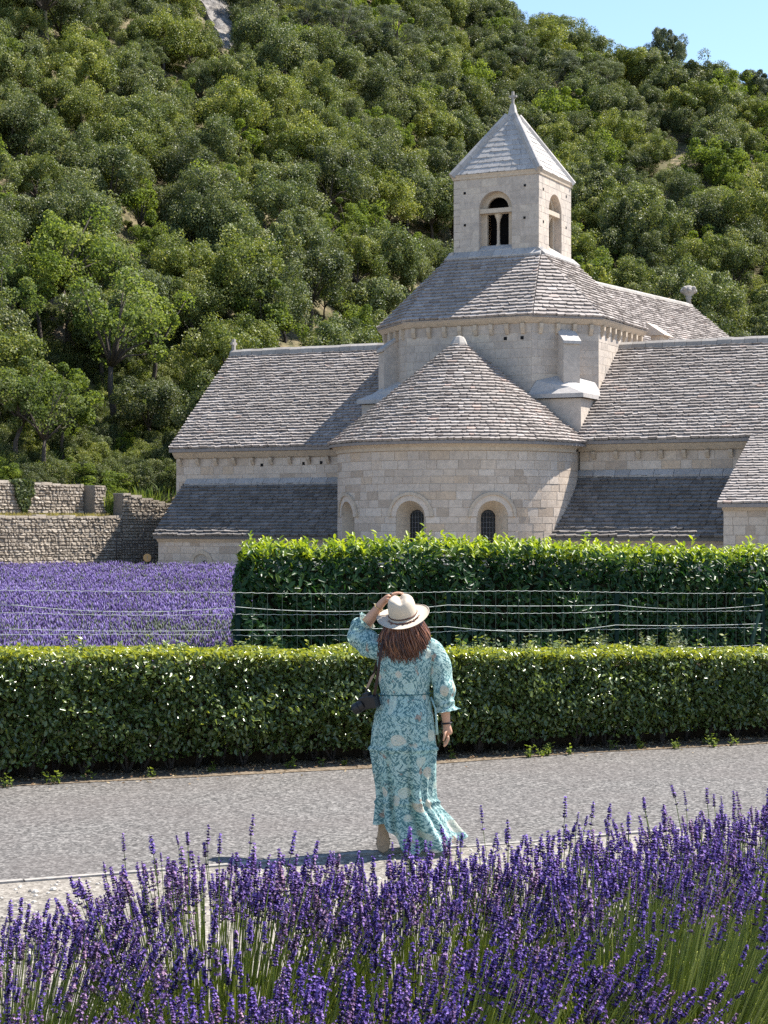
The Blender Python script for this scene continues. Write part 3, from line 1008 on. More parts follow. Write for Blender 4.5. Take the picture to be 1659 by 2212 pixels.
# bell tower
TW = 1.95
ZTE = 16.85
tower_mb = MB()
twp = []
sides = [((-TW, -TW), (TW, -TW)), ((TW, -TW), (TW, TW)), ((TW, TW), (-TW, TW)), ((-TW, TW), (-TW, -TW))]
zb0 = ZT - .1
for si, (a, b) in enumerate(sides):
    mf, Lw = flat_map((a[0], WC + a[1]), (b[0], WC + b[1]))
    cx = Lw / 2 - (.02 if si == 0 else 0)
    o_ = arch_loop(cx, ZT + .30, ZT + 2.06, .755, 18)
    plate([(0 if si % 2 == 0 else .001, zb0), (Lw, zb0), (Lw, ZTE), (0, ZTE)], [o_], mf, .30, tower_mb, .5)
    twp.append((mf, Lw, cx))
tower = tower_mb.build('bell_tower', M['tower_stone'], church)
P = Pieces(tower, 'stone_block', 'stone_courses', M['tower_stone']); block_sets.append(P)
for si in (0, 1):
    mf, Lw, cx = twp[si]
    lay_blocks(P, mf, .004, Lw - .004, ZT + .22, ZTE - .02, .33, .6, .005, [arch_open(cx, ZT + .30, ZT + 2.06, .76, .0)], .006, keep=False)
for si, (mf, Lw, cx) in enumerate(twp):
    # inner plate with two lights under a round tympanum opening
    mi = lambda s, z, o, mf=mf: mf(s, z, o - .301)
    inn = MB()
    half = .99 / 2
    zs2 = ZT + 2.10
    semi = [(cx - half, zs2)] + [(cx + half, zs2)] + [(cx + half * math.cos(PI * i / 14), zs2 + half * math.sin(PI * i / 14)) for i in range(1, 14)]
    rect = [(cx - half, ZT + .46), (cx + half, ZT + .46), (cx + half, ZT + 1.88), (cx - half, ZT + 1.88)]
    plate([(.32, zb0), (Lw - .32, zb0), (Lw - .32, ZTE - .1), (.32, ZTE - .1)], [semi, rect], mi, .14, inn, .7)
    bf = inn.build('belfry_window', M['trim_stone'], tower)
    mb = MB()                                            # lintel
    mb.add([mf(s_, z, o) for o in (-.305, -.06) for s_, z in ((cx - .755, ZT + 1.90), (cx + .755, ZT + 1.90), (cx + .755, ZT + 2.09), (cx - .755, ZT + 2.09))],
           [(4, 5, 6, 7), (0, 1, 5, 4), (1, 2, 6, 5), (2, 3, 7, 6), (3, 0, 4, 7)], .9)
    mb.build('lintel', M['trim_stone'], bf)
    mb = MB()                                            # colonnette with capital and base
    cc = mf(cx, 0, -.36); cc.z = 0
    mb.lathe([(.13, ZT + .46), (.13, ZT + .53), (.095, ZT + .58), (.068, ZT + .64), (.062, ZT + 1.48), (.075, ZT + 1.50), (.07, ZT + 1.54), (.10, ZT + 1.66), (.16, ZT + 1.80), (.19, ZT + 1.90)], cc, 12, .9)
    mb.build('colonnette', M['trim_stone'], bf)
    mb = MB()                                            # sloping sill
    mb.add([mf(s_, z, o) for s_ in (cx - .754, cx + .754) for o, z in ((-.30, ZT + .55), (.03, ZT + .33), (.03, ZT + .24), (-.30, ZT + .24))],
           [(0, 1, 2, 3), (7, 6, 5, 4)] + [(k, 4 + k, 4 + (k + 1) % 4, (k + 1) % 4) for k in range(4)], .8)
    mb.build('sill', M['slab'], bf)
    if si in (0, 1):
        for s_, z in ((.52, 2.82), (Lw - .62, 2.94), (.53, 1.45), (Lw - .64, 1.58)): hole_shade(mf, s_, ZT + z, tower, .05)
# belfry shade: near-black core block and ceiling slab added behind the openings
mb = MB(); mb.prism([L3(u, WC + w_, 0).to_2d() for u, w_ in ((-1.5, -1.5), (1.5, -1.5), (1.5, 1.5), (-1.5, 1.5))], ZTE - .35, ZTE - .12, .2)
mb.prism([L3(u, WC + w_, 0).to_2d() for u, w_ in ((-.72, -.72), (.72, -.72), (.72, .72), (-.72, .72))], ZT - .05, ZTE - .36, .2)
mb.build('belfry_shade', M['dark'], tower)
# tower cornice
mb = MB()
for mf, Lw, cx in twp:
    mb.add([mf(s_ + sx * o, z, o) for s_, sx in ((0, -1), (Lw, 1)) for o, z in ((-.05, ZTE - .02), (.04, ZTE), (.05, ZTE + .09), (.10, ZTE + .19), (-.05, ZTE + .19))],
           [(0, 1, 2, 3, 4), (9, 8, 7, 6, 5)] + [(k, 5 + k, 5 + (k + 1) % 5, (k + 1) % 5) for k in range(5)], .6)
mb.build('tower_cornice', M['trim_stone'], tower)
# pyramid roof
TP = 1.99
zp0, zp1 = ZTE + .19, 20.05
cr = [(-TP, -TP), (TP, -TP), (TP, TP), (-TP, TP)]
mb = MB()
Bq = [L3(u, WC + w_, zp0) for u, w_ in cr]; ap = L3(0, WC, zp1)
mb.add(Bq + [ap], [(i, (i + 1) % 4, 4) for i in range(4)] + [(3, 2, 1, 0)], .5)
spire = mb.build('tower_roof', M['slab'], tower)
P = Pieces(spire, 'slab', 'slab_courses', M['slab'])
slab_sets = [P]
for i in (0, 1, 3):
    lay_shingles(P, Bq[i], Bq[(i + 1) % 4], ap, ap, .30, .42, .05, rough=.35)
for i in range(4):
    a = Bq[i]; d = (ap - a)
    out = (Vector((a.x, a.y, 0)) - Vector((ap.x, ap.y, 0))).normalized()
    sdv = Vector((-out.y, out.x, 0))
    nrm = sdv.cross(d).normalized()
    if nrm.z < 0: nrm = -nrm
    Ld = d.length; dn_ = d.normalized()
    k = 0; s_ = 0
    while s_ < Ld - .45:
        L = min(random.uniform(.5, .68), Ld - .35 - s_)
        mb = MB()
        wb = .16
        k0 = .05 if s_ == 0 else 0
        vs = []
        for q_ in (s_ + .005 - k0, s_ + L - .005):
            wq = min(wb, (Ld - q_) * .4)
            p = a + dn_ * q_
            sink = nrm * -.10
            vs += [p - sdv * wq + sink, p - sdv * wq * .8 + nrm * .09, p - sdv * wq * .25 + nrm * .17, p + sdv * wq * .25 + nrm * .17, p + sdv * wq * .8 + nrm * .09, p + sdv * wq + sink]
        mb.add(vs, [(0, 5, 4, 3, 2, 1), (6, 7, 8, 9, 10, 11)] + [(z_, (z_ + 1) % 6, 6 + (z_ + 1) % 6, 6 + z_) for z_ in range(6)], random.random())
        mb.build('hip_stone', M['slab'], spire)
        s_ += L
mb = MB(); mb.lathe([(.30, -.42), (.22, -.10), (.13, .26), (.08, .28), (.08, .32)], ap, 4, .8, Matrix.Rotation(PI / 4 - TH, 3, 'Z'), smooth=False)
mb.build('finial', M['slab'], spire)
mb = MB()
Mx = Matrix.Translation(ap + Vector((0, 0, .30))) @ Matrix.Rotation(-TH, 4, 'Z')
mb.box((-.05, -.045, 0), (.05, .045, .54), .5, Mx); mb.box((-.18, -.04, .28), (-.051, .04, .37), .5, Mx); mb.box((.051, -.04, .28), (.18, .04, .37), .5, Mx)
mb.build('cross', M['cap_stone'], spire)

# nave behind
wa_, wb_ = WC + 1.6, 32.0
def nz(w_): return 13.35 + 1.0 * (w_ - WC) / 26.0
HWN = 6.2
mb = MB()
vs = [L3(u, w_, z) for w_ in (wa_, wb_) for u, z in ((HWN - .5, 0), (HWN - .5, nz(w_) - 5.2), (0, nz(w_) - .2), (-HWN + .5, nz(w_) - 5.2), (-HWN + .5, 0))]
mb.add(vs, [(0, 1, 2, 3, 4), (9, 8, 7, 6, 5)] + [(i, 5 + i, 5 + (i + 1) % 5, (i + 1) % 5) for i in range(5)])
nave = mb.build('nave', M['ashlar'], church)
mb = MB()
vs = [L3(u, w_, nz(w_) - .85 * abs(u) - .02) for w_ in (wa_, wb_ + .2) for u in (HWN, 0, -HWN)]
vs += [v - Vector((0, 0, .14)) for v in vs]
mb.add(vs, [(0, 3, 4, 1), (1, 4, 5, 2), (6, 7, 10, 9), (7, 8, 11, 10), (3, 9, 10, 4), (4, 10, 11, 5), (0, 6, 9, 3), (2, 5, 11, 8)], .2)
nroof = mb.build('nave_roof', M['shingle'], church)
P = Pieces(nroof, 'shingle', 'shingle_courses', M['shingle']); shingle_sets.append(P)
wbr = wb_ + .2
lay_shingles(P, L3(HWN, wa_, nz(wa_) - .85 * HWN), L3(HWN, wbr, nz(wbr) - .85 * HWN), L3(.1, wa_, nz(wa_) - .085), L3(.1, wbr, nz(wbr) - .085), .21, .34, .12)
w_ = WC + TW + .15
while w_ < wbr - .1:
    L = min(random.uniform(.6, .9), wbr - w_)
    mb = MB()
    sect = [(-.24, -.16), (-.2, .04), (-.08, .13), (.08, .13), (.2, .04), (.24, -.16)]
    vs = [L3(a, ww, nz(ww) + b) for ww in (w_ + .008, w_ + L - .008) for a, b in sect]
    mb.add(vs, [(0, 1, 2, 3, 4, 5), (11, 10, 9, 8, 7, 6)] + [(i, 6 + i, 6 + (i + 1) % 6, (i + 1) % 6) for i in range(6)], random.random())
    mb.build('ridge_stone', M['cap_stone'], nroof)
    w_ += L
mb = MB()                                               # leafy stone finial at the far gable
fp = L3(0, wb_, nz(wb_) + .1)
mb.lathe([(.16, 0), (.13, .25), (.2, .33), (.14, .4), (.3, .55), (.4, .75), (.3, .95), (.15, 1.02)], fp, 8, .5)
for k in range(8):
    t = k * PI / 4
    mb.lathe([(.02, -.14), (.12, -.05), (.12, .06), (.02, .14)], fp + Vector((.36 * math.cos(t), .36 * math.sin(t), .72 + .12 * (k % 2))), 6, .6)
mb.build('gable_finial', M['cap_stone'], nroof)
# small stub of the nave wall beside the drum
mb = MB()
for (u0, u1, w0, w1, z0, z1) in ((5.15, 5.6, 9.1, 10.2, 6, 10.35),):
    wall_part('x', u0, w0, u1, w1, z0, z1, mb=mb)
mb.add([L3(u, w_, z) for u, w_, z in ((5.0, 8.9, 10.36), (5.85, 8.9, 10.36), (5.85, 10.3, 10.36), (5.0, 10.3, 10.36), (5.0, 8.9, 10.95), (5.0, 10.3, 10.95))], [(0, 1, 4), (1, 2, 5, 4), (2, 3, 5), (0, 3, 2, 1)], .8)
mb.build('nave_pilaster', M['tower_stone'], nave)

# low building at the right edge
ua, ub = 12.05, 19.0
wf, zf = -4.0, 2.80
mb = MB()
vs = [L3(u, *p) for u in (ua, ub) for p in ((wf, 0), (wf, zf), (WF, 5.3), (WF, 0))]
mb.add(vs, [(0, 1, 2, 3), (7, 6, 5, 4)] + [(i, 4 + i, 4 + (i + 1) % 4, (i + 1) % 4) for i in range(4)])
sac = mb.build('sacristy', M['mortar'], church)
P = Pieces(sac, 'stone_block', 'stone_courses', M['ashlar']); block_sets.append(P)
mf, Lw = flat_map((ua, wf), (ub, wf)); lay_blocks(P, mf, 0, Lw, .4, zf - .1, .31, .6)
mf, Lw = flat_map((ua, WF), (ua, wf)); lay_blocks(P, mf, 0, Lw, .4, zf - .1, .31, .6, keep=False)
we = wf - .3
ze_, zt_ = zf + .05, 5.52
mb = MB()
vs = [L3(u, w_, z) for u in (ua - .15, ub) for w_, z in ((we, ze_), (WF - .3, zt_))]
vs += [v - Vector((0, 0, .12)) for v in vs]
mb.add(vs, [(0, 2, 3, 1), (4, 5, 7, 6), (0, 1, 5, 4), (2, 6, 7, 3), (0, 4, 6, 2)], .2)
sroof = mb.build('sacristy_roof', M['shingle'], church)
P = Pieces(sroof, 'shingle', 'shingle_courses', M['shingle']); shingle_sets.append(P)
lay_shingles(P, L3(ua - .15, we, ze_), L3(ub, we, ze_), L3(ua - .15, WF - .3, zt_), L3(ub, WF - .3, zt_), .2, .3, .10)
mb = MB()
mb.add([L3(uu, w_, z) for uu in (ua - .02, ub) for w_, z in ((wf, zf - .2), (wf - .06, zf - .19), (wf - .2, zf - .07), (wf, zf - .07))],
       [(0, 1, 2, 3), (7, 6, 5, 4)] + [(i, 4 + i, 4 + (i + 1) % 4, (i + 1) % 4) for i in range(4)], .8)
mb.build('cornice', M['trim_stone'], sac)

finish(shingle_sets, 300)
finish(block_sets, 300)
finish(slab_sets, 200)

# ------------------------------------------------------------------ dry stone walls on the left
def rubble_wall(label, A, B, zb, ztA, ztB, thick, group=None, coping=True, limit=300, sw=.28, shh=.135, name='stone_wall', keepall=True):
    """A, B: plan points, B to the right as seen from the lane"""
    A = Vector((*A, 0)); B = Vector((*B, 0))
    d = (B - A); L = d.length; d.normalize()
    nn = Vector((d.y, -d.x, 0))
    root = thing(name, label, 'wall', (A.x, A.y, zb), group)
    f = lambda s, z, o: A + d * s + nn * o + Vector((0, 0, z))
    mb = MB()
    top = lambda s: ztA + (ztB - ztA) * s / L
    vs = [f(s, z, o) for s, zt in ((0, ztA), (L, ztB)) for o, z in ((0, zb), (0, zt), (-thick, zt), (-thick, zb))]
    mb.add(vs, [(0, 3, 2, 1), (4, 5, 6, 7)] + [(i, i + 1 if i < 3 else 0, 4 + (i + 1) % 4, 4 + i) for i in range(4)])
    body = mb.build('wall_core', M['rubble_bed'], root)
    P = Pieces(root, 'stone', 'stones', M['rubble'])
    z = zb
    zmax = max(ztA, ztB)
    while z < zmax - .05:
        h = shh * random.uniform(.7, 1.5)
        s = random.uniform(-.2, 0)
        while s < L:
            wd = sw * random.choice((.5, .7, .9, 1.1, 1.5)) * random.uniform(.8, 1.2)
            s0, s1 = max(s, 0), min(s + wd, L)
            s += wd
            if s1 - s0 < .08: continue
            zt = min(z + h, top((s0 + s1) / 2))
            if zt - z < .06: continue
            n_ = 8
            cx, cz = (s0 + s1) / 2, (z + zt) / 2
            hw, hh = (s1 - s0) / 2 - .012, (zt - z) / 2 - .012
            pr = random.uniform(.03, .09)
            dz = random.uniform(-.05, .05)
            ring0, ring1 = [], []
            for k in range(n_):
                t = 2 * PI * (k + .5) / n_
                c_, s_ = math.cos(t), math.sin(t)
                e = .55 if random.random() < .8 else .8
                x = math.copysign(abs(c_) ** e, c_) * hw * 1.06 * random.uniform(.86, 1.06)
                y = math.copysign(abs(s_) ** e, s_) * hh * 1.06 * random.uniform(.84, 1.10) + dz * x
                ring0.append(f(cx + x, cz + y, -.02)); ring1.append(f(cx + x * .8, cz + y * .78, pr * random.uniform(.7, 1.2)))
            P.add(ring0 + ring1, [tuple(range(n_, 2 * n_))] + [(k, (k + 1) % n_, n_ + (k + 1) % n_, n_ + k) for k in range(n_)], min(1, max(0, random.gauss(.55, .25))), (s1 - s0) * (zt - z))
        z += h
    # rough coping stones
    if coping:
        s = 0
        while s < L - .1:
            wd = min(random.uniform(.3, .8), L - s)
            hh = random.uniform(.07, .14)
            z0 = top(s + wd / 2) - .03
            ov = random.uniform(.02, .08)
            vs = [f(q, zz, o) for zz in (z0, z0 + hh * random.uniform(.8, 1.1)) for q, o in ((s + .01, ov), (s + wd - .01, ov * .7), (s + wd - .01, -thick - .03), (s + .01, -thick - .03))]
            P.add(vs, [(0, 3, 2, 1), (4, 5, 6, 7), (0, 1, 5, 4), (1, 2, 6, 5), (2, 3, 7, 6), (3, 0, 4, 7)], random.uniform(.4, 1), wd * hh)
            s += wd
    finish([P], limit)
    return root


QX, QY = -11.9, 84.15
WLD = Vector((math.cos(R(57)), math.sin(R(57)))); WLN = Vector((WLD.y, -WLD.x))
Q0 = Vector((QX, QY))
def q2(s, back=0.0): 
    p = Q0 + WLD * s - WLN * back
    return (p.x, p.y)
rubble_wall('lower dry stone terrace wall left of the church with a triangular shadow at its right end', q2(-12), q2(-.02), -.1, 2.42, 2.44, .6)
RWD = Vector((math.cos(R(50)), math.sin(R(50))))
e_ = Q0 + RWD * 4.8
rubble_wall('sloping dry stone wall running down behind the church from the terrace pier', (QX, QY), (e_.x, e_.y), -.1, 3.5, 2.75, .6)
rubble_wall('upper dry stone wall on the terrace with ivy hanging over it', q2(-11, 1.45), q2(-1.0, 1.45), 2.2, 4.0, 3.85, .5)
rubble_wall('short square stone pier ending the upper terrace wall', q2(-.9, .9), q2(-.1, .9), 2.2, 3.86, 3.82, .9, name='stone_pier')
g = MB(); g.add([(*q2(-12, .1), 2.38), (*q2(-.05, .1), 2.38), (*q2(.8, 2.5), 2.42), (*q2(-12, 2.6), 2.42)], [(0, 1, 2, 3)])
tag(g.build('terrace', M['soil']), 'narrow grassy terrace between the two dry stone walls', None, None, 'structure')
# far terrace walls high on the hill (built below, once the slope can be sampled)
far_walls = []
for (xa, ya, xb, yb, D, lab) in ((985, 8, 1068, 42, 205, 'pale ruined stone terrace wall high on the hill, the upper left one'), (1090, 36, 1172, 66, 205, 'pale ruined stone terrace wall high on the hill, the lower right one')):
    far_walls.append((xa, ya, xb, yb, lab))


# ------------------------------------------------------------------ leaves, grass
def frames(nrm):
    """two unit tangents for each unit normal"""
    ref = rng.normal(size=nrm.shape)
    a = np.cross(nrm, ref); a /= np.linalg.norm(a, axis=1, keepdims=True) + 1e-9
    return a, np.cross(nrm, a)


def leaf_quads(pos, nrm, ln, wd, axis=None):
    """diamond leaves; axis: wanted growth direction"""
    n = len(pos)
    nrm = nrm / (np.linalg.norm(nrm, axis=1, keepdims=True) + 1e-9)
    if axis is None: a, b = frames(nrm)
    else:
        a = axis - nrm * (axis * nrm).sum(1, keepdims=True)
        a /= np.linalg.norm(a, axis=1, keepdims=True) + 1e-9
        b = np.cross(nrm, a)
    ln = np.broadcast_to(np.asarray(ln), (n,))[:, None]; wd = np.broadcast_to(np.asarray(wd), (n,))[:, None]
    V = np.stack([pos - a * ln * .5, pos + b * wd * .5 - a * ln * .06, pos + a * ln * .5, pos - b * wd * .5 - a * ln * .06], 1).reshape(-1, 3)
    return V, np.arange(4 * n).reshape(n, 4)


def leaf_fold(pos, nrm, ln, wd, axis, fold=.25):
    """leaves folded along the midrib: two quads each"""
    n = len(pos)
    nrm = nrm / (np.linalg.norm(nrm, axis=1, keepdims=True) + 1e-9)
    a = axis - nrm * (axis * nrm).sum(1, keepdims=True)
    a /= np.linalg.norm(a, axis=1, keepdims=True) + 1e-9
    b = np.cross(nrm, a)
    ln = np.broadcast_to(np.asarray(ln), (n,))[:, None]; wd = np.broadcast_to(np.asarray(wd), (n,))[:, None]
    base = pos - a * ln * .5
    tip = pos + a * ln * .5 - nrm * ln * .10
    l1 = pos - a * ln * .18 + b * wd * .46 + nrm * wd * fold; l2 = pos + a * ln * .2 + b * wd * .42 + nrm * wd * fold * .7
    r1 = pos - a * ln * .18 - b * wd * .46 + nrm * wd * fold; r2 = pos + a * ln * .2 - b * wd * .42 + nrm * wd * fold * .7
    V = np.stack([base, l1, l2, tip, r2, r1], 1).reshape(-1, 3)
    i = np.arange(n)[:, None] * 6
    Fs = np.concatenate([i + np.array([[0, 3, 2, 1]]), i + np.array([[0, 5, 4, 3]])], 1).reshape(-1, 4)
    return V, Fs


def unit_dirs(n, up=0.0):
    d = rng.normal(size=(n, 3)); d[:, 2] += up
    return d / np.linalg.norm(d, axis=1, keepdims=True)


def crown_mesh(name, rx, rz, nclump, per, leaf=(.16, .11), clump=.34, upb=.45, gapz=-.55, seed=0, flat=.85, needles=False, branch_at=None):
    """leaves on clumps scattered over an uneven dome, plus the clump centres"""
    rs = np.random.default_rng(seed)
    cs = []
    tries = 0
    while len(cs) < nclump and tries < 4000:
        tries += 1
        d = rs.normal(size=3); d[2] = d[2] * .8 + .25; d /= np.linalg.norm(d)
        if d[2] < gapz: continue
        r = rs.uniform(.5, 1.0) * (1 + .30 * noise.noise(Vector((d[0] * 1.6 + seed * 3.1, d[1] * 1.6, d[2] * 1.6))))
        cs.append((d[0] * rx * r, d[1] * rx * r, d[2] * rz * r))
    cs = np.array(cs)
    Vs, Fs, Ts = [], [], []
    off = 0
    for c in cs:
        cr = rx * clump * rs.uniform(.5, 1.4)
        n = int(per * rs.uniform(.7, 1.3))
        d = rs.normal(size=(n, 3)); d[:, 2] += .35; d /= np.linalg.norm(d, axis=1, keepdims=True)
        rad = cr * rs.uniform(.35, 1.05, n) ** .6
        pos = c + d * rad[:, None] * np.array([1, 1, flat])
        nr = d + rs.normal(size=(n, 3)) * .75; nr[:, 2] += upb
        k = rs.uniform(.65, 1.35, n)
        V, Q = leaf_quads(pos, nr, leaf[0] * k, leaf[1] * k)
        Vs.append(V); Fs.append(Q + off); off += len(V)
        ct = rs.normal(0, .14)
        Ts.append(np.clip(rs.normal(.5 + ct, .2, n), 0, 1))
    me = np_mesh(name, np.concatenate(Vs), np.concatenate(Fs), np.concatenate(Ts))
    return me, cs


def limbs_mesh(name, cs, base, h0, r0, seed, nl=7, lean=(0, 0)):
    """trunk from the ground to h0 and limbs out to some of the clump centres (crown centre at base height)"""
    rd = random.Random(seed)
    mb = MB()
    top = Vector((lean[0], lean[1], h0))
    pts = [Vector((0, 0, -.4)), Vector((lean[0] * .15, lean[1] * .15, h0 * .3)) + Vector((rd.uniform(-.1, .1), rd.uniform(-.1, .1), 0)), Vector((lean[0] * .5, lean[1] * .5, h0 * .66)) + Vector((rd.uniform(-.15, .15), rd.uniform(-.1, .1), 0)), top]
    mb.tube(pts, [r0 * 1.35, r0, r0 * .85, r0 * .7], 7, .4)
    pick = rd.sample(range(len(cs)), min(nl, len(cs)))
    for i in pick:
        e = Vector(cs[i]) + Vector((lean[0], lean[1], base))
        m1 = top.lerp(e, .4) + Vector((rd.uniform(-.2, .2), rd.uniform(-.2, .2), rd.uniform(0, .3)))
        mb.tube([top - Vector((0, 0, .15)), m1, e], [r0 * .55, r0 * .35, r0 * .12], 5, .4)
    return mb.mesh(name)


MAT_OF = {}
oaks = []
for k in range(8):
    rx = 2.6; rz_ = 2.2 + .4 * (k % 3)
    cme, cs = crown_mesh('crown', rx, rz_, 46 + 4 * (k % 4), 400, (.128, .09), .235 + .025 * (k % 3), seed=100 + k, upb=.25, flat=1.0)
    cme.materials.append(M['oak'])
    tme = limbs_mesh('trunk', cs, 3.4, 2.0, .16, k, 6); tme.materials.append(M['bark'])
    oaks.append((cme, tme, 3.4))
limes = []
for k in range(4):
    cme, cs = crown_mesh('crown', 2.3, 2.5, 24, 240, (.17, .13), .28, seed=200 + k, upb=.3)
    cme.materials.append(M['lime'])
    tme = limbs_mesh('trunk', cs, 3.7, 2.1, .12, 20 + k, 8); tme.materials.append(M['bark'])
    limes.append((cme, tme, 3.7))
opens = []                                              # loose crowns that show trunk and limbs
for k in range(4):
    cme, cs = crown_mesh('crown', 2.7, 2.6, 24, 230, (.16, .12), .25, seed=300 + k, gapz=-.5)
    cme.materials.append(M['light_oak'])
    tme = limbs_mesh('trunk', cs, 4.9, 3.2, .17, 30 + k, 14, (.5 - .3 * k, .1)); tme.materials.append(M['bark'])
    opens.append((cme, tme, 4.9))
pines = []
for k in range(4):
    cme, cs = crown_mesh('crown', 3.0, 2.8, 26, 330, (.30, .055), .30, seed=400 + k, upb=.7, flat=.55, gapz=-.75)
    cme.materials.append(M['pine'])
    tme = limbs_mesh('trunk', cs, 6.0, 4.2, .2, 40 + k, 16, (.3 * (k - 1), 0)); tme.materials.append(M['bark'])
    pines.append((cme, tme, 6.0))


def plant_tree(name, proto, x, y, z, s, rz, label, cat='tree', group=None, sz=1.0):
    cme, tme, ch_ = proto
    t = thing(name, label, cat, (x, y, z), group, rz)
    t.scale = (s, s, s * sz)
    link('trunk', tme, None, t, local=True)
    c = link('crown', cme, None, t, local=True)
    c.location = (0, 0, ch_)
    return t


CHURCH_OUT = [(335, 1260), (335, 1160), (390, 1045), (368, 970), (497, 757), (828, 750), (820, 695), (983, 551), (983, 378), (1110, 215), (1235, 390), (1232, 575), (1490, 655), (1590, 735), (1700, 733), (1700, 1260)]


def inside(x, y):
    c_ = False
    n = len(CHURCH_OUT)
    for i in range(n):
        (x1, y1), (x2, y2) = CHURCH_OUT[i], CHURCH_OUT[(i + 1) % n]
        if (y1 > y) != (y2 > y) and x < (x2 - x1) * (y - y1) / (y2 - y1) + x1: c_ = not c_
    return c_


def in_clearing(px, py):
    """bare places of the hillside, as (x, y, rx, ry) of the picture"""
    for cx, cy, rx, ry in ((430, 10, 42, 34), (490, 62, 42, 24), (128, 705, 30, 52), (1030, 34, 36, 12), (1135, 56, 36, 12), (190, 840, 26, 22), (1495, 345, 26, 14)):
        if ((px - cx) / rx) ** 2 + ((py - cy) / ry) ** 2 < 1: return True
    return False


# special trees first, so that the wood leaves room for them
SPECIAL = []


def ground_hit(px, py):
    """where the line of sight through (px, py) meets the hill"""
    lo = 80.0
    prev = None
    d = 84.0
    while d < 330:
        p = at(px, py, d)
        if hill_z(p.x, p.y) >= p.z: return Vector((p.x, p.y, hill_z(p.x, p.y)))
        d += .5
    p = at(px, py, 230)
    return Vector((p.x, p.y, hill_z(p.x, p.y)))


for xa, ya, xb, yb, lab in far_walls:
    a, b = ground_hit(xa, ya + 26), ground_hit(xb, yb + 26)
    c_ = (a + b) / 2
    a2, b2 = c_ + Vector((-2.2, -1.7, 0)), c_ + Vector((2.2, 1.7, 0))
    rubble_wall(lab, (a2.x, a2.y), (b2.x, b2.y), c_.z - 1.6, c_.z + 1.5, c_.z + 1.35, .8, limit=60, sw=.8, shh=.3, name='terrace_wall')


def special(name, proto, px, py, hpx, label, sz=1.0, rz=0.0, cat='tree'):
    p = ground_hit(px, py)
    full = proto[2] + 2.6
    s = hpx / F * p.y / full
    SPECIAL.append((p.x, p.y, 2.2 * s))
    return plant_tree(name, proto, p.x, p.y, p.z - .1, s, rz, label, cat, None, sz)


special('pine_tree', pines[0], 104, 135, 215, 'tall pine with a bare dark trunk at the upper left edge of the wood', 1.1, .4)
special('pine_tree', pines[1], 740, 175, 185, 'largest grey-green pine standing above the wood left of the bell tower')
special('pine_tree', pines[2], 850, 190, 170, 'grey-green pine just right of the largest pine above the wood', 1.0, 1.0)
special('pine_tree', pines[3], 660, 120, 120, 'smaller grey-green pine left of the largest pine above the wood', 1.0, 2.0)
special('pine_tree', pines[1], 1140, 205, 120, 'pine directly right of the bell tower cross, first of the row', 1.0, 2.2)
special('pine_tree', pines[3], 1230, 245, 125, 'second pine of the row right of the bell tower cross', 1.0, .7)
special('pine_tree', pines[0], 1300, 255, 135, 'pine with two dark stems right of the bell tower, last of the row', 1.0, 3.0)
special('pine_tree', pines[2], 1340, 135, 90, 'dark pine below the skyline between the tower pines and the sky', 1.0, 3.0)
special('pine_tree', pines[3], 590, 90, 130, 'pale pine beside the rocky slide at the top of the photo', 1.0, 2.5)
special('oak_tree', opens[0], 30, 1030, 260, 'yellow-green tree at the left edge behind the upper stone wall', 1.0, .3)
special('oak_tree', opens[1], 95, 1045, 240, 'young tree with a leaning dark stem behind the ivy on the stone wall', 1.0, 1.1)
special('oak_tree', opens[2], 242, 935, 330, 'oak with a dark crooked trunk above the right end of the stone walls', 1.05, 2.0)
special('oak_tree', opens[3], 150, 765, 300, 'oak with a tall dark trunk beside the patch of brown leaf litter', 1.1, .6)
special('oak_tree', opens[0], 88, 770, 240, 'oak left of the patch of brown leaf litter with a thin dark trunk', 1.0, 2.4)
special('oak_tree', opens[1], 205, 745, 250, 'oak with spreading dark limbs right of the brown leaf litter', 1.0, 4.0)
special('oak_tree', opens[2], 330, 860, 250, 'pale green oak close to the left edge of the transept roof', 1.0, 4.4)
special('oak_tree', opens[3], 10, 800, 240, 'oak at the left edge above the yellow-green tree', 1.0, 5.2)

def on_ridge(name, proto, px, ytop, d, label, rz=0.0, base=-.4):
    x = (px - 829.5) / F * d
    z = hill_z(x, d) + base
    s = (CAM_Z + (1130 - ytop) / F * d - z) / (proto[2] + 2.6)
    SPECIAL.append((x, d, 1.2))
    return plant_tree(name, proto, x, d, z, s * .8 if s < 1.1 else .9, rz, label, 'tree', None, 1.25 if s < 1.1 else s / .9)


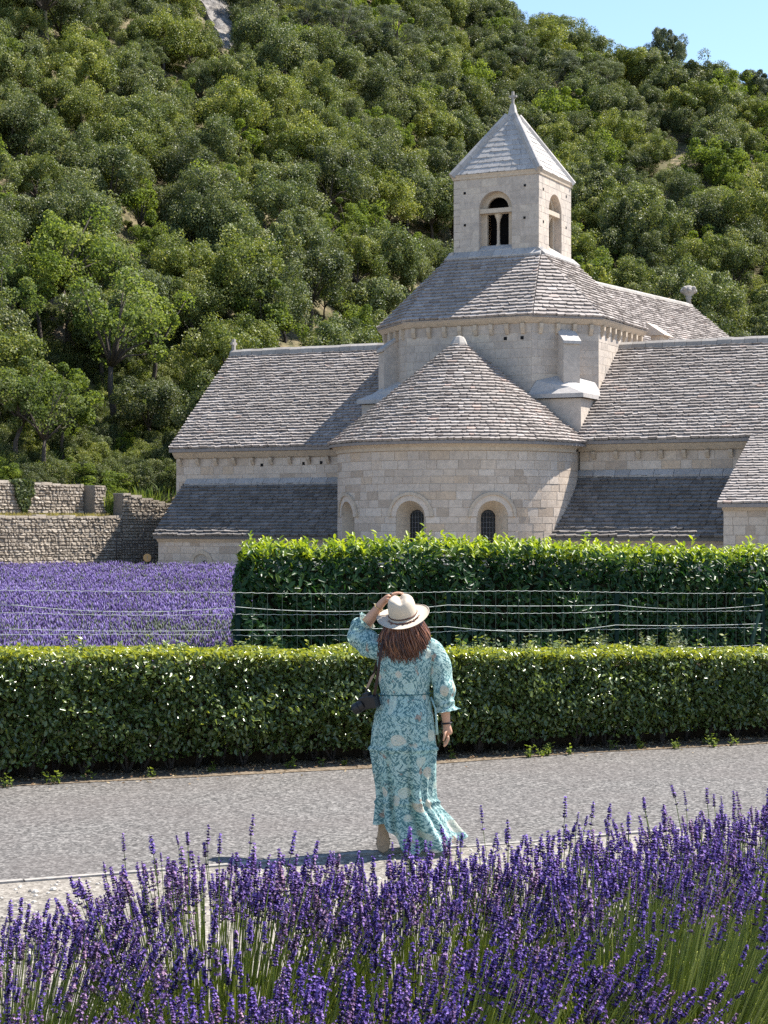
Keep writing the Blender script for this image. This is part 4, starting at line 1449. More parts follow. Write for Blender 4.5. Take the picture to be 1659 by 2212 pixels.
cme, cs = crown_mesh('crown', 2.3, 1.5, 34, 420, (.26, .06), .27, seed=455, upb=.7, flat=.6, gapz=-.6)
cme.materials.append(M['pine'])
tme = limbs_mesh('trunk', cs, 3.4, 2.2, .15, 47, 12, (.4, 0)); tme.materials.append(M['bark'])
flat_pine = (cme, tme, 3.4)
on_ridge('pine_tree', flat_pine, 1440, 20, 200, 'lone pine standing out against the sky on the ridge', 1.6)
on_ridge('pine_tree', flat_pine, 1636, 118, 196, 'sparse pine leaning at the right end of the skyline', 1.0)
spots = []
cell = 3.3
yy = 86.0
row = 0
while yy < 275:
    sp = cell * (1 + .15 * sstep(120, 220, yy))
    xx = -0.215 * yy - 14
    while xx < 0.215 * yy + 16:
        x = xx + random.uniform(-.42, .42) * sp + (row % 2) * sp / 2
        y = yy + random.uniform(-.42, .42) * sp
        xx += sp
        if y < hill_foot(x) + 2.5: continue
        if y < hill_foot(x) + 5 and x < -9 and random.random() < .5: continue
        z = hill_z(x, y)
        if any((x - a) ** 2 + (y - b) ** 2 < r * r for a, b, r in SPECIAL): continue
        s = random.uniform(.52, 1.02) * (1.0 + .12 * sstep(150, 230, y))
        p0 = proj((x, y, z)); p1 = proj((x, y, z + 5.8 * s))
        wpx = 2.6 * s / y * F
        if any(in_clearing(p0[0], p0[1] + (p1[1] - p0[1]) * k_) for k_ in (0, .35, .7, 1)): continue
        if all(inside(p1[0] + dx, p1[1] + dy) for dx in (-wpx, 0, wpx) for dy in (0, 40)): continue
        spots.append((x, y, z, s))
    yy += sp * .92
    row += 1


def inview(q):
    px, py = proj((q[0], q[1], q[2] + 4 * q[3]))
    return -90 < px < 1750 and py > -90


vis = sorted([q for q in spots if inview(q)], key=lambda q: q[1])
rest = [q for q in spots if not inview(q)]
n_lime = 0
for i, (x, y, z, s) in enumerate(vis[:285]):
    if random.random() < .13:
        plant_tree('young_oak_tree', random.choice(limes), x, y, z - .2, s * random.uniform(.7, .95), random.uniform(0, 6.3), 'bright yellow-green young oak among the darker trees of the hillside', 'tree', 'bright young oaks on the hillside')
    else:
        plant_tree('holm_oak_tree', random.choice(oaks), x, y, z - .25, s, random.uniform(0, 6.3), 'dark green bushy holm oak in the thick wood on the hillside', 'tree', 'holm oaks on the hillside', random.uniform(.9, 1.2))
rest += vis[285:]


def scatter(name, pts, protos, label, cat, kind='stuff'):
    """one object: points that carry whole crowns (x, y, z, scale)"""
    me = bpy.data.meshes.new(name)
    me.from_pydata([p[:3] for p in pts], [], [])
    a = me.attributes.new('sc', 'FLOAT', 'POINT'); a.data.foreach_set('value', np.array([p[3] for p in pts], dtype=np.float32))
    a = me.attributes.new('rz', 'FLOAT_VECTOR', 'POINT'); a.data.foreach_set('vector', np.array([(random.uniform(-.12, .12), random.uniform(-.12, .12), random.uniform(0, 6.28)) for _ in pts], dtype=np.float32).ravel())
    a = me.attributes.new('pick', 'INT', 'POINT'); a.data.foreach_set('value', np.array([random.randrange(len(protos)) for _ in pts], dtype=np.int32))
    o = link(name, me, None, None, kind)
    tag(o, label, cat)
    ng = bpy.data.node_groups.new(name, 'GeometryNodeTree')
    ng.interface.new_socket('Geometry', in_out='INPUT', socket_type='NodeSocketGeometry')
    ng.interface.new_socket('Geometry', in_out='OUTPUT', socket_type='NodeSocketGeometry')
    gi = ng.nodes.new('NodeGroupInput'); go = ng.nodes.new('NodeGroupOutput')
    ins = ng.nodes.new('GeometryNodeInstanceOnPoints')
    jn = ng.nodes.new('GeometryNodeGeometryToInstance')
    for pr in reversed(protos):
        oi = ng.nodes.new('GeometryNodeObjectInfo'); oi.inputs['Object'].default_value = pr; oi.transform_space = 'ORIGINAL'
        oi.inputs['As Instance'].default_value = False
        ng.links.new(oi.outputs['Geometry'], jn.inputs[0])
    ng.links.new(gi.outputs[0], ins.inputs['Points'])
    ng.links.new(jn.outputs[0], ins.inputs['Instance'])
    ins.inputs['Pick Instance'].default_value = True
    for nm, typ, sock in (('sc', 'FLOAT', 'Scale'), ('rz', 'FLOAT_VECTOR', 'Rotation'), ('pick', 'INT', 'Instance Index')):
        na_ = ng.nodes.new('GeometryNodeInputNamedAttribute'); na_.data_type = typ; na_.inputs[0].default_value = nm
        out = [s_ for s_ in na_.outputs if s_.enabled and s_.name == 'Attribute'][0]
        ng.links.new(out, ins.inputs[sock])
    ng.links.new(ins.outputs[0], go.inputs[0])
    md = o.modifiers.new('scatter', 'NODES'); md.node_group = ng
    return o


crown_obs = []
seen = set()
for o in list(C.objects):
    if o.name.startswith('crown') and o.data.name not in seen and o.data in [q[0] for q in oaks + limes[:2]]:
        seen.add(o.data.name); crown_obs.append(o)
scatter('forest', [(x, y, z + 2.9 * s, s) for x, y, z, s in rest], crown_obs, 'thick dark green wood high on the hillside, trees too small to tell apart', 'forest')
# low scrub between the trees
scr = []
for k_ in range(2100):
    y = random.uniform(88, 250) if k_ < 1500 else random.uniform(76, 108); x = random.uniform(-.22 * y - 4, .22 * y + 4) if k_ < 1500 else random.uniform(-.215 * y, -5)
    if y < hill_foot(x) + 1.2: continue
    z = hill_z(x, y); px, py = proj((x, y, z))
    if in_clearing(px, py) or inside(px, py - 10): continue
    scr.append((x, y, z + .1, random.uniform(.16, .42)))
scatter('undergrowth', scr, crown_obs, 'low green scrub growing between the trees of the hillside', 'scrub')

# pale rock slide at the top left
def patch_mesh(name, pxs, D0, mat, label, kind='structure', zoff=.45):
    cs = [ground_hit(x, y) for x, y in pxs]
    mb = MB()
    vs = []
    n = 26
    for j in range(n):
        for i in range(n):
            u_, v_ = i / (n - 1), j / (n - 1)
            p = cs[0].lerp(cs[1], u_).lerp(cs[3].lerp(cs[2], u_), v_)
            e = min(u_, 1 - u_, v_, 1 - v_)
            z = hill_z(p.x, p.y) + (zoff if e > 0 else -.3) + (1.1 * abs(noise.noise(Vector((p.x * .5, p.y * .5, 0)))) if e > 0 else 0)
            vs.append((p.x + (random.uniform(-.5, .5) if e == 0 else 0), p.y, z))
    mb.add(vs, [(j * n + i, j * n + i + 1, (j + 1) * n + i + 1, (j + 1) * n + i) for j in range(n - 1) for i in range(n - 1)], .6)
    return tag(mb.build(name, mat, None, kind), label)


patch_mesh('rock_slide', [(380, -60), (440, -60), (555, 98), (478, 108)], 180, M['scree'], 'pale rocky slide between the trees at the top left of the hill')
patch_mesh('leaf_litter', [(95, 655), (160, 655), (165, 775), (90, 775)], 100, M['soil'], 'patch of bare brown ground between the oaks on the left', zoff=.12)

# shrubs above the walls
def shrub(px, py, D, z, r, mat_tree, label, sx=1.0, group=None):
    p = at(px, py, D)
    o = link('shrub', random.choice(mat_tree)[0], None, None)
    o.location = (p.x, D, z); o.scale = (r * sx, r, r * .8); o.rotation_euler = (0, 0, random.uniform(0, 6))
    return tag(o, label, 'shrub', group)


shrub(212, 0, 86.4, 3.7, .50, limes, 'pale green shrub above the pier of the upper stone wall', 1.3)
shrub(262, 0, 87.8, 3.4, .52, limes, 'pale green shrub over the sloping wall, middle of the three', 1.2)
shrub(308, 0, 88.9, 3.3, .52, limes, 'pale green shrub over the sloping wall nearest the transept', 1.2)
shrub(340, 0, 90.5, 4.3, .55, oaks, 'dark green bush in the shade beside the transept wall')
shrub(370, 0, 92.5, 5.6, .62, oaks, 'dark green bush above the one beside the transept wall')
shrub(165, 0, 86.5, 4.3, .4, limes, 'bright green bush behind the upper wall left of the pier')
shrub(60, 0, 84.0, 4.1, .4, oaks, 'dark bush behind the upper wall near the ivy')
shrub(15, 0, 83.0, 4.2, .42, limes, 'bright green bush behind the upper wall at the left edge')


def blades(name, pts, h, wd, mat, label, cat, kind='stuff', lean=.35, parent=None):
    pts = np.array(pts); n = len(pts)
    hh = h * rng.uniform(.5, 1.3, n)
    a = rng.uniform(0, 2 * PI, n)
    ln = rng.normal(0, lean, (n, 2)) * hh[:, None]
    side = np.stack([np.cos(a), np.sin(a), np.zeros(n)], 1) * wd
    mid = pts + np.stack([ln[:, 0] * .35, ln[:, 1] * .35, hh * .6], 1)
    tip = pts + np.stack([ln[:, 0], ln[:, 1], hh], 1)
    V = np.stack([pts - side, pts + side, mid + side * .7, tip, mid - side * .7], 1).reshape(-1, 3)
    i = np.arange(n)[:, None] * 5
    me = np_mesh(name, V, np.concatenate([i + np.array([[0, 1, 2, 4]]), i + np.array([[4, 2, 3, 3]])], 1).reshape(-1, 4)[::1], None) if False else None
    Fs = np.concatenate([i + np.array([[0, 1, 2]]), i + np.array([[0, 2, 4]]), i + np.array([[4, 2, 3]])], 1).reshape(-1, 3)
    me = np_mesh(name, V, Fs, np.repeat(np.clip(rng.normal(.5, .25, n), 0, 1), 3))
    o = link(name, me, mat, parent, kind)
    if label: tag(o, label, cat)
    return o


blades('terrace_grass', [(*q2(random.uniform(-10, -.3), random.uniform(.15, 1.4)), 2.36) for _ in range(2600)], .24, .02, M['dry'], 'yellowing grass strip along the terrace between the stone walls', 'grass')
blades('tall_grass', [(*(lambda v: (v.x, v.y))(Q0 + RWD * random.uniform(-.3, 4.2) + Vector((-RWD.y, RWD.x)) * random.uniform(.6, 2.2)), 2.5 + random.uniform(0, .4)) for _ in range(2200)], .75, .03, M['grass'], 'tall green and yellow grass growing behind the sloping stone wall', 'grass')
gp_ = []
while len(gp_) < 9000:
    y = random.uniform(76, 101); x = random.uniform(-.215 * y, -5.5)
    if y < hill_foot(x) + .3 or in_clearing(*proj((x, y, hill_z(x, y)))): continue
    gp_.append((x, y, hill_z(x, y) - .05))
blades('slope_grass', gp_, .55, .045, M['grass'], 'green undergrowth and grass at the foot of the wooded slope on the left', 'grass')
# ivy over the upper wall
pts = []
while len(pts) < 900:
    x = random.gauss(0, .55); z = random.uniform(-1.3, .12)
    if abs(x) < .75 * (1.25 + z * .75) * (.75 + .4 * noise.noise(Vector((x * 2, z * 3, 0)))): pts.append((x, z))
pos = np.array([(*q2(-4.9 + x, 1.45 - random.uniform(.02, .2)), 3.95 + z) for x, z in pts])
nr = rng.normal(size=pos.shape) * .5 + np.array([0, -1, .4])
V, Q = leaf_quads(pos, nr, .16, .15)
tag(link('ivy', np_mesh('ivy', V, Q, np.clip(rng.normal(.35, .2, len(pos)), 0, 1)), M['oak']), 'dark ivy hanging down the upper stone wall', 'ivy')

# iron gate and the round plate beside the chapel corner
gp = Vector((-11.6, 80.3, 0)); gq = Vector((-9.86, 79.5, 0))
gate = thing('iron_gate', 'black wrought iron gate between the stone wall and the chapel corner', 'gate', gp)
dv = (gq - gp)
for z in (.25, 1.22): 
    mb = MB(); mb.tube([gp + Vector((0, 0, z)), gq + Vector((0, 0, z))], .02, 5); mb.build('rail', M['iron'], gate)
for k in range(15):
    mb = MB(); p = gp + dv * (k / 14)
    hh = 1.42 if k not in (0, 10, 14) else (1.85 if k == 10 else 1.55)
    mb.tube([p, p + Vector((0, 0, hh)), p + Vector((0, 0, hh + .08))], [.013 if k not in (0, 10, 14) else .03, .013 if k not in (0, 10, 14) else .03, .002], 5)
    if k == 10: mb.tube([p + Vector((-.12, 0, 1.62)), p + Vector((.12, 0, 1.62))], .015, 5)
    mb.build('bar' if k not in (0, 10, 14) else 'post', M['iron'], gate)
pl = gp + dv * .82 + Vector((0, -.06, .68))
M['plate'] = plain_mat('plate', (0.45, 0.27, 0.11), .5, .3)
sg = thing('round_sign', 'small round tan plate with a pale slit hung on the iron gate', 'sign', pl)
mb = MB(); mb.lathe([(.17, -.012), (.18, 0), (.17, .012)], pl, 20, .5, Matrix.Rotation(PI / 2, 3, 'X'), smooth=False); mb.build('disc', M['plate'], sg)
mb = MB(); mb.box((pl.x - .012, pl.y - .018, pl.z - .10), (pl.x + .012, pl.y - .0125, pl.z + .10)); mb.build('slit', M['kerb'], sg)
# ------------------------------------------------------------------ clipped hedge along the lane
HD = RD; HNv = RN
H0 = road_pt(0, ROAD_W + .12)           # front foot line


def hedge_pt(s, t, z): return Vector((H0.x + HD.x * s + HNv.x * t, H0.y + HD.y * s + HNv.y * t, z))


def hedge_top(s): return (1.16 - .028 * (s + 4) if s > -4 else 1.16) + .022 * noise.noise(Vector((s * 1.1, 4, 0))) + .012 * noise.noise(Vector((s * 4, 9, 0)))


S0, S1, HT = -7.5, 11.0, .85
hedge = thing('clipped_hedge', 'low clipped green hedge with a yellow-green top along the far side of the lane', 'hedge', hedge_pt(0, 0, 0))
mb = MB()
n_ = 40
ss = np.linspace(S0 + .1, S1 - .1, n_)
sec = [(.52, .0), (.26, .42), (.20, .95), (HT - .16, .95), (HT - .18, .0)]
vs = [hedge_pt(s, t, (z if z < .5 else hedge_top(s) - .14)) for s in ss for t, z in sec]
mb.add(vs, [(i * 5 + k, i * 5 + 5 + k, i * 5 + 5 + (k + 1) % 5, i * 5 + (k + 1) % 5) for i in range(n_ - 1) for k in range(5)] + [(0, 1, 2, 3, 4), tuple((n_ - 1) * 5 + k for k in (4, 3, 2, 1, 0))])
mb.build('twiggy_core', M['twig'], hedge)
mb = MB()
s = S0
while s < S1:
    for t in (.25, .5):
        x = s + random.uniform(-.1, .1)
        p0 = hedge_pt(x, t + random.uniform(-.08, .08), 0)
        for _ in range(3):
            p1 = hedge_pt(x + random.uniform(-.2, .2), t + random.uniform(-.25, .1), random.uniform(.35, .5))
            mb.tube([p0, p0.lerp(p1, .5) + Vector((random.uniform(-.03, .03), 0, 0)), p1], [.016, .011, .006], 4, .4)
    s += .22
mb.build('stems', M['bark'], hedge, 'stuff')
hn = np.array([-HNv.x, -HNv.y, 0.0])


def hedge_leaves(n, face):
    s = rng.uniform(S0, S1, n)
    # only what stands in or near the picture is dense
    top = np.array([hedge_top(a) for a in s])
    if face == 'front':
        z = .12 + (top - .12) * rng.beta(1.12, .95, n)
        t = rng.exponential(.05, n) - .105 * rng.random(n) ** 1.7
        t += np.clip(.38 - z, 0, 1) * rng.uniform(.2, 1.3, n)
        hole_ = np.array([noise.noise(Vector((a * 6, b * 7, 11))) for a, b in zip(s, z)])
        t += np.clip(hole_ - .12, 0, 1) * .22
        bump_ = np.array([noise.noise(Vector((a * 1.7, b * 3, 1))) for a, b in zip(s, z)]) * .11
        t -= bump_
        nr = hn * .7 + rng.normal(0, .7, (n, 3)) + np.array([0, 0, .55])
        tn = np.clip(rng.normal(.48, .22, n), 0, .8)
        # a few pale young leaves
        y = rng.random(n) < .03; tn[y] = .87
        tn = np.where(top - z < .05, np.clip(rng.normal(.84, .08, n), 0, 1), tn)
    elif face == 'top':
        t = rng.uniform(-.02, HT, n)
        bump_ = np.array([noise.noise(Vector((a * 2.3, b * 3, 5))) for a, b in zip(s, t)]) * .035
        z = top + bump_ - rng.exponential(.03, n) + .01
        nr = np.array([0, 0, 1.0]) + rng.normal(0, .6, (n, 3))
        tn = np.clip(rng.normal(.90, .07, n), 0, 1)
    else:
        z = rng.uniform(.2, 1, n) * top
        t = HT - rng.exponential(.05, n)
        nr = -hn + rng.normal(0, .5, (n, 3))
        tn = np.clip(rng.normal(.45, .15, n), 0, .78)
    pos = np.stack([H0.x + HD.x * s + HNv.x * t, H0.y + HD.y * s + HNv.y * t, z], 1)
    k = rng.uniform(.7, 1.35, n)
    ax = rng.normal(0, .7, (n, 3)) + np.array([0, 0, .8])
    V, Q = leaf_fold(pos, nr, .047 * k, .027 * k, ax)
    return V, Q, np.repeat(tn, 2)


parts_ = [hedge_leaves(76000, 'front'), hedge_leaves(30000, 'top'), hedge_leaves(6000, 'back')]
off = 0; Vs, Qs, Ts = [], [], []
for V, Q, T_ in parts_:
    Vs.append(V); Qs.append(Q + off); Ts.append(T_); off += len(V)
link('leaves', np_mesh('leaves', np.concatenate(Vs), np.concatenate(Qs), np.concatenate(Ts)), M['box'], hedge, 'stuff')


def sprig(mb, base, h, rs, n, lean=(0, 0), lf=.045, tint=(.6, .95)):
    """a thin shoot with leaves in pairs"""
    tip = base + Vector((lean[0] + rs.uniform(-.2, .2) * h, lean[1] + rs.uniform(-.2, .2) * h, h))
    mb.tube([base, base.lerp(tip, .5) + Vector((rs.uniform(-.01, .01), 0, 0)), tip], [.004, .003, .0015], 4, .5, smooth=False)
    for k in range(n):
        f = (k + 1) / n
        p = base.lerp(tip, f)
        for sg in (-1, 1):
            a = rs.uniform(0, 6.28)
            d = Vector((math.cos(a) * sg, math.sin(a) * sg, rs.uniform(.1, .7))).normalized()
            b = d.cross(Vector((rs.uniform(-1, 1), rs.uniform(-1, 1), 1))).normalized()
            L = lf * rs.uniform(.7, 1.3)
            w_ = L * .27
            mb.add([p, p + d * L * .45 + b * w_, p + d * L, p + d * L * .45 - b * w_], [(0, 1, 2, 3)], rs.uniform(*tint))


rs = random.Random(3)
mb = MB()
for _ in range(140):
    s = rs.uniform(S0 + .5, S1 - 1)
    sprig(mb, hedge_pt(s, rs.uniform(0, HT), hedge_top(s) - .02), rs.uniform(.05, .16), rs, 5)
mb.build('shoots', M['box'], hedge, 'stuff')
# weeds and litter at the foot of the hedge
mb = MB()
for _ in range(60):
    s = rs.uniform(S0, S1)
    b0 = road_pt(s, ROAD_W + rs.uniform(-.12, .12), .0)
    for _ in range(rs.randint(2, 5)):
        sprig(mb, b0 + Vector((rs.uniform(-.04, .04), rs.uniform(-.03, .03), 0)), rs.uniform(.03, .11), rs, 3, lf=.04, tint=(.3, .9))
tag(mb.build('weeds', M['lime'], None, 'stuff'), 'small green weeds along the foot of the clipped hedge', 'weeds')
n = 5200
s = rng.uniform(-8, 12, n); t = ROAD_W + .18 + rng.exponential(.14, n) * np.where(rng.random(n) < .35, -1, 1.6)
pos = np.stack([ROAD_A.x + RD.x * s + RN.x * t, ROAD_A.y + RD.y * s + RN.y * t, rng.uniform(.014, .03, n)], 1)
V, Q = leaf_quads(pos, rng.normal(0, .35, (n, 3)) + np.array([0, 0, 1]), .035 * rng.uniform(.5, 1.3, n), .02)
M['litter_leaf'] = leaf_mat('dead_leaves', [(0, (0.07, 0.04, 0.02)), (0.5, (0.20, 0.13, 0.075)), (1, (0.42, 0.34, 0.22))], .1, .8, .1, 0)
tag(link('dead_leaves', np_mesh('dead_leaves', V, Q, rng.random(n)), M['litter_leaf'], None, 'stuff'), 'brown dead leaves scattered under the clipped hedge', 'leaves')

# ------------------------------------------------------------------ wire fence
M['post'] = plain_mat('fence_green', (0.006, 0.018, 0.016), .9, .04)
M['wire'] = plain_mat('fence_wire', (0.42, 0.45, 0.42), .5, .3)
M['wire_green'] = plain_mat('fence_wire_green', (0.13, 0.17, 0.14), .4, .4)
FP = [(-5.2, 16.2), (-3.35, 16.95), (-1.39, 17.6), (.66, 18.9), (2.54, 20.2), (4.42, 21.6)]
FH = [1.55, 1.52, 1.475, 1.435, 1.38, 1.32]
fence = thing('wire_fence', 'wire mesh fence on thin dark green posts behind the clipped hedge', 'fence', (*FP[2], 0))
for i, (x, y) in enumerate(FP):
    if i in (0, 1): continue
    mb = MB(); d = Vector((.82, .57, 0)); nn = Vector((-.57, .82, 0)); p = Vector((x, y, 0))
    def pb(a0, a1, b0, b1, z0, z1):
        vs = [p + d * a + nn * b + Vector((0, 0, z)) for z in (z0, z1) for a, b in ((a0, b0), (a1, b0), (a1, b1), (a0, b1))]
        mb.add(vs, [(0, 3, 2, 1), (4, 5, 6, 7), (0, 1, 5, 4), (1, 2, 6, 5), (2, 3, 7, 6), (3, 0, 4, 7)])
    pb(-.026, .026, -.003, .003, 0, FH[i] + .02)
    pb(-.003, .003, .0035, .035, 0, FH[i] + .015)
    mb.build('post', M['post'], fence)
mb = MB()
b0 = Vector((FP[5][0] - .05, FP[5][1] - .03, 1.12)); b1 = Vector((FP[5][0] - .42, FP[5][1] - .29, 0))
mb.tube([b0, b1], .024, 5); mb.build('brace', M['post'], fence)
mb = MB(); mb.box((-.06, -.03, -.035), (.06, .03, .035), .5, Matrix.Translation((FP[5][0] - .2, FP[5][1] - .15, 1.27))); mb.build('wire_tensioner', M['post'], fence)


def run(i, a, z0, z1, sag=0.0, wav=.0, off=-.012, n=60):
    A, B = Vector((*FP[i], 0)), Vector((*FP[i + 1], 0))
    pts = []
    for k in range(n + 1):
        f = k / n
        p = A.lerp(B, f)
        z = z0 + (z1 - z0) * f - sag * 4 * f * (1 - f) + wav * math.sin(f * (B - A).length / .062 * PI)
        pts.append(Vector((p.x + .57 * off, p.y - .82 * abs(off), z)))
    return pts


levels = [0, -.205, -.405, -.60, -.80, -1.0, -1.2, -1.4]
for i in range(len(FP) - 1):
    for k, dz in enumerate(levels):
        if FH[i] + dz < .3: continue
        mb = MB(); mb.tube(run(i, 0, FH[i] + .035 + dz, FH[i + 1] + .035 + dz, random.uniform(-.012, .02), .0035), .0021, 4, .5, False)
        mb.build('mesh_wire', M['wire'], fence)
    for dz, sg in ((-.10, (.0, .055, .055, .012, .05)[i]), (-.32, (.0, .015, .01, .06, .015)[i])):
        mb = MB(); mb.tube(run(i, 0, FH[i] + dz, FH[i + 1] + dz, sg, .0, -.02, 24), .0028, 4, .5, False)
        mb.build('tension_wire', M['wire'], fence)
    mb = MB()
    L = (Vector(FP[i]) - Vector(FP[i + 1])).length
    nv = int(L / .152)
    for k in range(1, nv):
        f = k / nv
        p = Vector(FP[i]).lerp(Vector(FP[i + 1]), f)
        zt = FH[i] + (FH[i + 1] - FH[i]) * f + .035
        mb.tube([(p.x, p.y - .012, .05), (p.x + random.uniform(-.01, .01), p.y - .012, zt * .6), (p.x, p.y - .012, zt)], .0013, 3, .5, False)
    mb.build('upright_wires', M['wire_green'], fence, 'stuff')

# low shrubs between hedge and fence
def low_shrub(px0, px1, d, ztop, label, nn, seed):
    rs = random.Random(seed)
    a, b = at(px0, 1130, d), at(px1, 1130, d + (px1 - px0) * .0032)
    root = thing('low_shrub', label, 'shrub', (a.x, a.y, 0))
    mb = MB()
    for _ in range(nn):
        f = rs.random()
        p = a.lerp(b, f); z = ztop * rs.uniform(.72, 1.0) * (.9 + .1 * math.sin(f * 14 + seed))
        sprig(mb, Vector((p.x + rs.uniform(-.05, .05), p.y + rs.uniform(-.25, .25), z - .34)), rs.uniform(.16, .40), rs, 11, lf=.042, tint=(.2, 1))
    mb.build('foliage', M['shrubleaf'], root)
    mb = MB()
    for k in range(14):
        p = a.lerp(b, (k + .5) / 14)
        mb.tube([Vector((p.x, p.y, 0)), Vector((p.x + rs.uniform(-.1, .1), p.y, ztop - .25))], [.014, .006], 4, .4)
    mb.build('stem', M['bark'], root)


M['shrubleaf'] = leaf_mat('shrub_leaves', [(0, (0.06, 0.09, 0.035)), (0.5, (0.12, 0.15, 0.06)), (1, (0.24, 0.25, 0.12))], .3, .35, .5, .1)
low_shrub(985, 1120, 18.0, 1.06, 'loose pale leafed shrub right of the walker, between hedge and fence, left half', 170, 1)
low_shrub(1130, 1320, 18.8, 1.07, 'loose pale leafed shrub between hedge and fence near the middle fence posts', 260, 2)
low_shrub(1345, 1490, 19.5, 1.05, 'loose pale leafed shrub between hedge and fence right of the third visible post', 150, 3)
low_shrub(300, 470, 16.9, 1.13, 'thin sprigs standing up behind the hedge in front of the lavender field', 30, 4)

# ------------------------------------------------------------------ laurel hedge
LA, LB = Vector((-1.80, 23.6)), Vector((7.6, 28.9))
LDv = (LB - LA).normalized(); LNv = Vector((-.06, 1.0)).normalized(); LLen = (LB - LA).length; LT = 1.5
def lpt(s, t, z): return Vector((LA.x + LDv.x * s + LNv.x * t, LA.y + LDv.y * s + LNv.y * t, z))
def ltop(s): return 1.80 + .10 * math.sin(min(s, 6) / 6 * PI) - .012 * s + .05 * noise.noise(Vector((s * 1.3, 0, 0)))
laurel = thing('laurel_hedge', 'tall glossy laurel hedge with bright young leaves on top in front of the church', 'hedge', lpt(0, 0, 0))
mb = MB()
n_ = 30
ss = np.linspace(.22, LLen - .2, n_)
vs = [lpt(s, t, z if z < 1 else ltop(s) - .28) for s in ss for t, z in ((.22, 0), (.22, 1.6), (LT - .2, 1.6), (LT - .2, 0))]
mb.add(vs, [(i * 4 + k, i * 4 + 4 + k, i * 4 + 4 + (k + 1) % 4, i * 4 + (k + 1) % 4) for i in range(n_ - 1) for k in range(4)] + [(0, 1, 2, 3), tuple((n_ - 1) * 4 + k for k in (3, 2, 1, 0))])
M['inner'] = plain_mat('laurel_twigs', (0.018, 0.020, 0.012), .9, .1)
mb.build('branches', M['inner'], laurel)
pos, nrm, axs, sz, tn = [], [], [], [], []
fr = Vector((LDv.y, -LDv.x, 0))
def add_leaf(p, n, a, s_, t_):
    pos.append(tuple(p)); nrm.append(tuple(n)); axs.append(tuple(a)); sz.append(s_); tn.append(t_)
for _ in range(15000):                                      # front and left end
    if random.random() < .86: s = random.uniform(-.02, LLen); t = random.expovariate(9) - .04; n0 = fr
    else: s = random.expovariate(9) - .05; t = random.uniform(0, LT); n0 = Vector((-LDv.x, -LDv.y, 0))
    z = random.uniform(.05, 1) * ltop(s)
    wob = .20 * noise.noise(Vector((s * 1.5, z * 1.8, t)))
    p = lpt(s, t, z) + n0 * wob
    n = n0 + Vector((random.gauss(0, .5), random.gauss(0, .5), random.gauss(.55, .4)))
    a = n0 * .5 + Vector((random.gauss(0, .7), random.gauss(0, .3), random.uniform(-.9, .6)))
    up_ = z / ltop(s)
    add_leaf(p, n, a, random.uniform(.09, .155), min(1, max(0, random.gauss(.30, .13) + (.25 if up_ > .93 else 0))))
for _ in range(950):                                       # upright young shoots on top
    s = random.uniform(-.05, LLen); t = random.uniform(-.05, LT) ** 1.0
    z0 = ltop(s) - .16
    h = random.uniform(.10, .26) * (1.5 if random.random() < .06 else 1)
    ln = Vector((random.gauss(0, .12), random.gauss(0, .12), 1)).normalized()
    p0 = lpt(s, t, z0)
    yt = random.gauss(.82, .10)
    for k in range(random.randint(6, 9)):
        f = (k + 1) / 8
        a0 = random.uniform(0, 6.28)
        d = Vector((math.cos(a0), math.sin(a0), random.uniform(.55, 1.5) + f)).normalized()
        p = p0 + ln * h * f + d * .05
        n = Vector((-math.cos(a0) * .6, -math.sin(a0) * .6, .75)) + Vector((random.gauss(0, .25), random.gauss(0, .25), 0))
        add_leaf(p, n, d, random.uniform(.075, .125), min(1, max(.4, yt + random.gauss(0, .1))))
for _ in range(2600):
    s = random.uniform(0, LLen); t = random.uniform(0, LT)
    add_leaf(lpt(s, t, ltop(s) - random.expovariate(10) - .06), Vector((random.gauss(0, .5), random.gauss(0, .5), 1)), Vector((random.gauss(0, 1), random.gauss(0, 1), .3)), random.uniform(.09, .14), min(1, max(0, random.gauss(.6, .15))))
pos = np.array(pos); nrm = np.array(nrm); axs = np.array(axs); sz = np.array(sz); tn = np.array(tn)
px_ = (pos[:, 0] / pos[:, 1]) * F + 829.5
# the leaves nearest the eye in front and on top become leaves of their own
front_ = (pos - np.array([LA.x, LA.y, 0])) @ np.array([LNv.x, LNv.y, 0])
score = sz / pos[:, 1] * ((px_ > 505) & (px_ < 1655) & (front_ < .10) & (pos[:, 2] > 1.15))
own = np.argsort(-score)[:300]
mask = np.ones(len(pos), bool); mask[own] = False
V, Q = leaf_fold(pos[mask], nrm[mask], sz[mask], sz[mask] * .40, axs[mask], .18)
link('leaves', np_mesh('leaves', V, Q, np.repeat(tn[mask], 2)), M['laurel'], laurel, 'stuff')
LMESH = []
for k in range(6):
    V, Q = leaf_fold(np.zeros((1, 3)), np.array([[0, 0, 1.0]]), np.array([1.0]), np.array([.40]), np.array([[1.0, 0, 0]]), .18)
    me = np_mesh('leaf', V, Q, np.full(2, [.15, .28, .38, .6, .75, .92][k])); me.materials.append(M['laurel']); LMESH.append(me)
for i in own:
    k = int(np.argmin(np.abs(np.array([.15, .28, .38, .6, .75, .92]) - tn[i])))
    n = Vector(nrm[i]).normalized(); a = Vector(axs[i]); a = (a - n * a.dot(n)).normalized(); b = n.cross(a)
    o = link('leaf', LMESH[k], None, laurel)
    Mx = Matrix((a, b, n)).transposed().to_4x4()
    o.matrix_basis = Matrix.Translation(pos[i]) @ Mx @ Matrix.Scale(sz[i], 4)

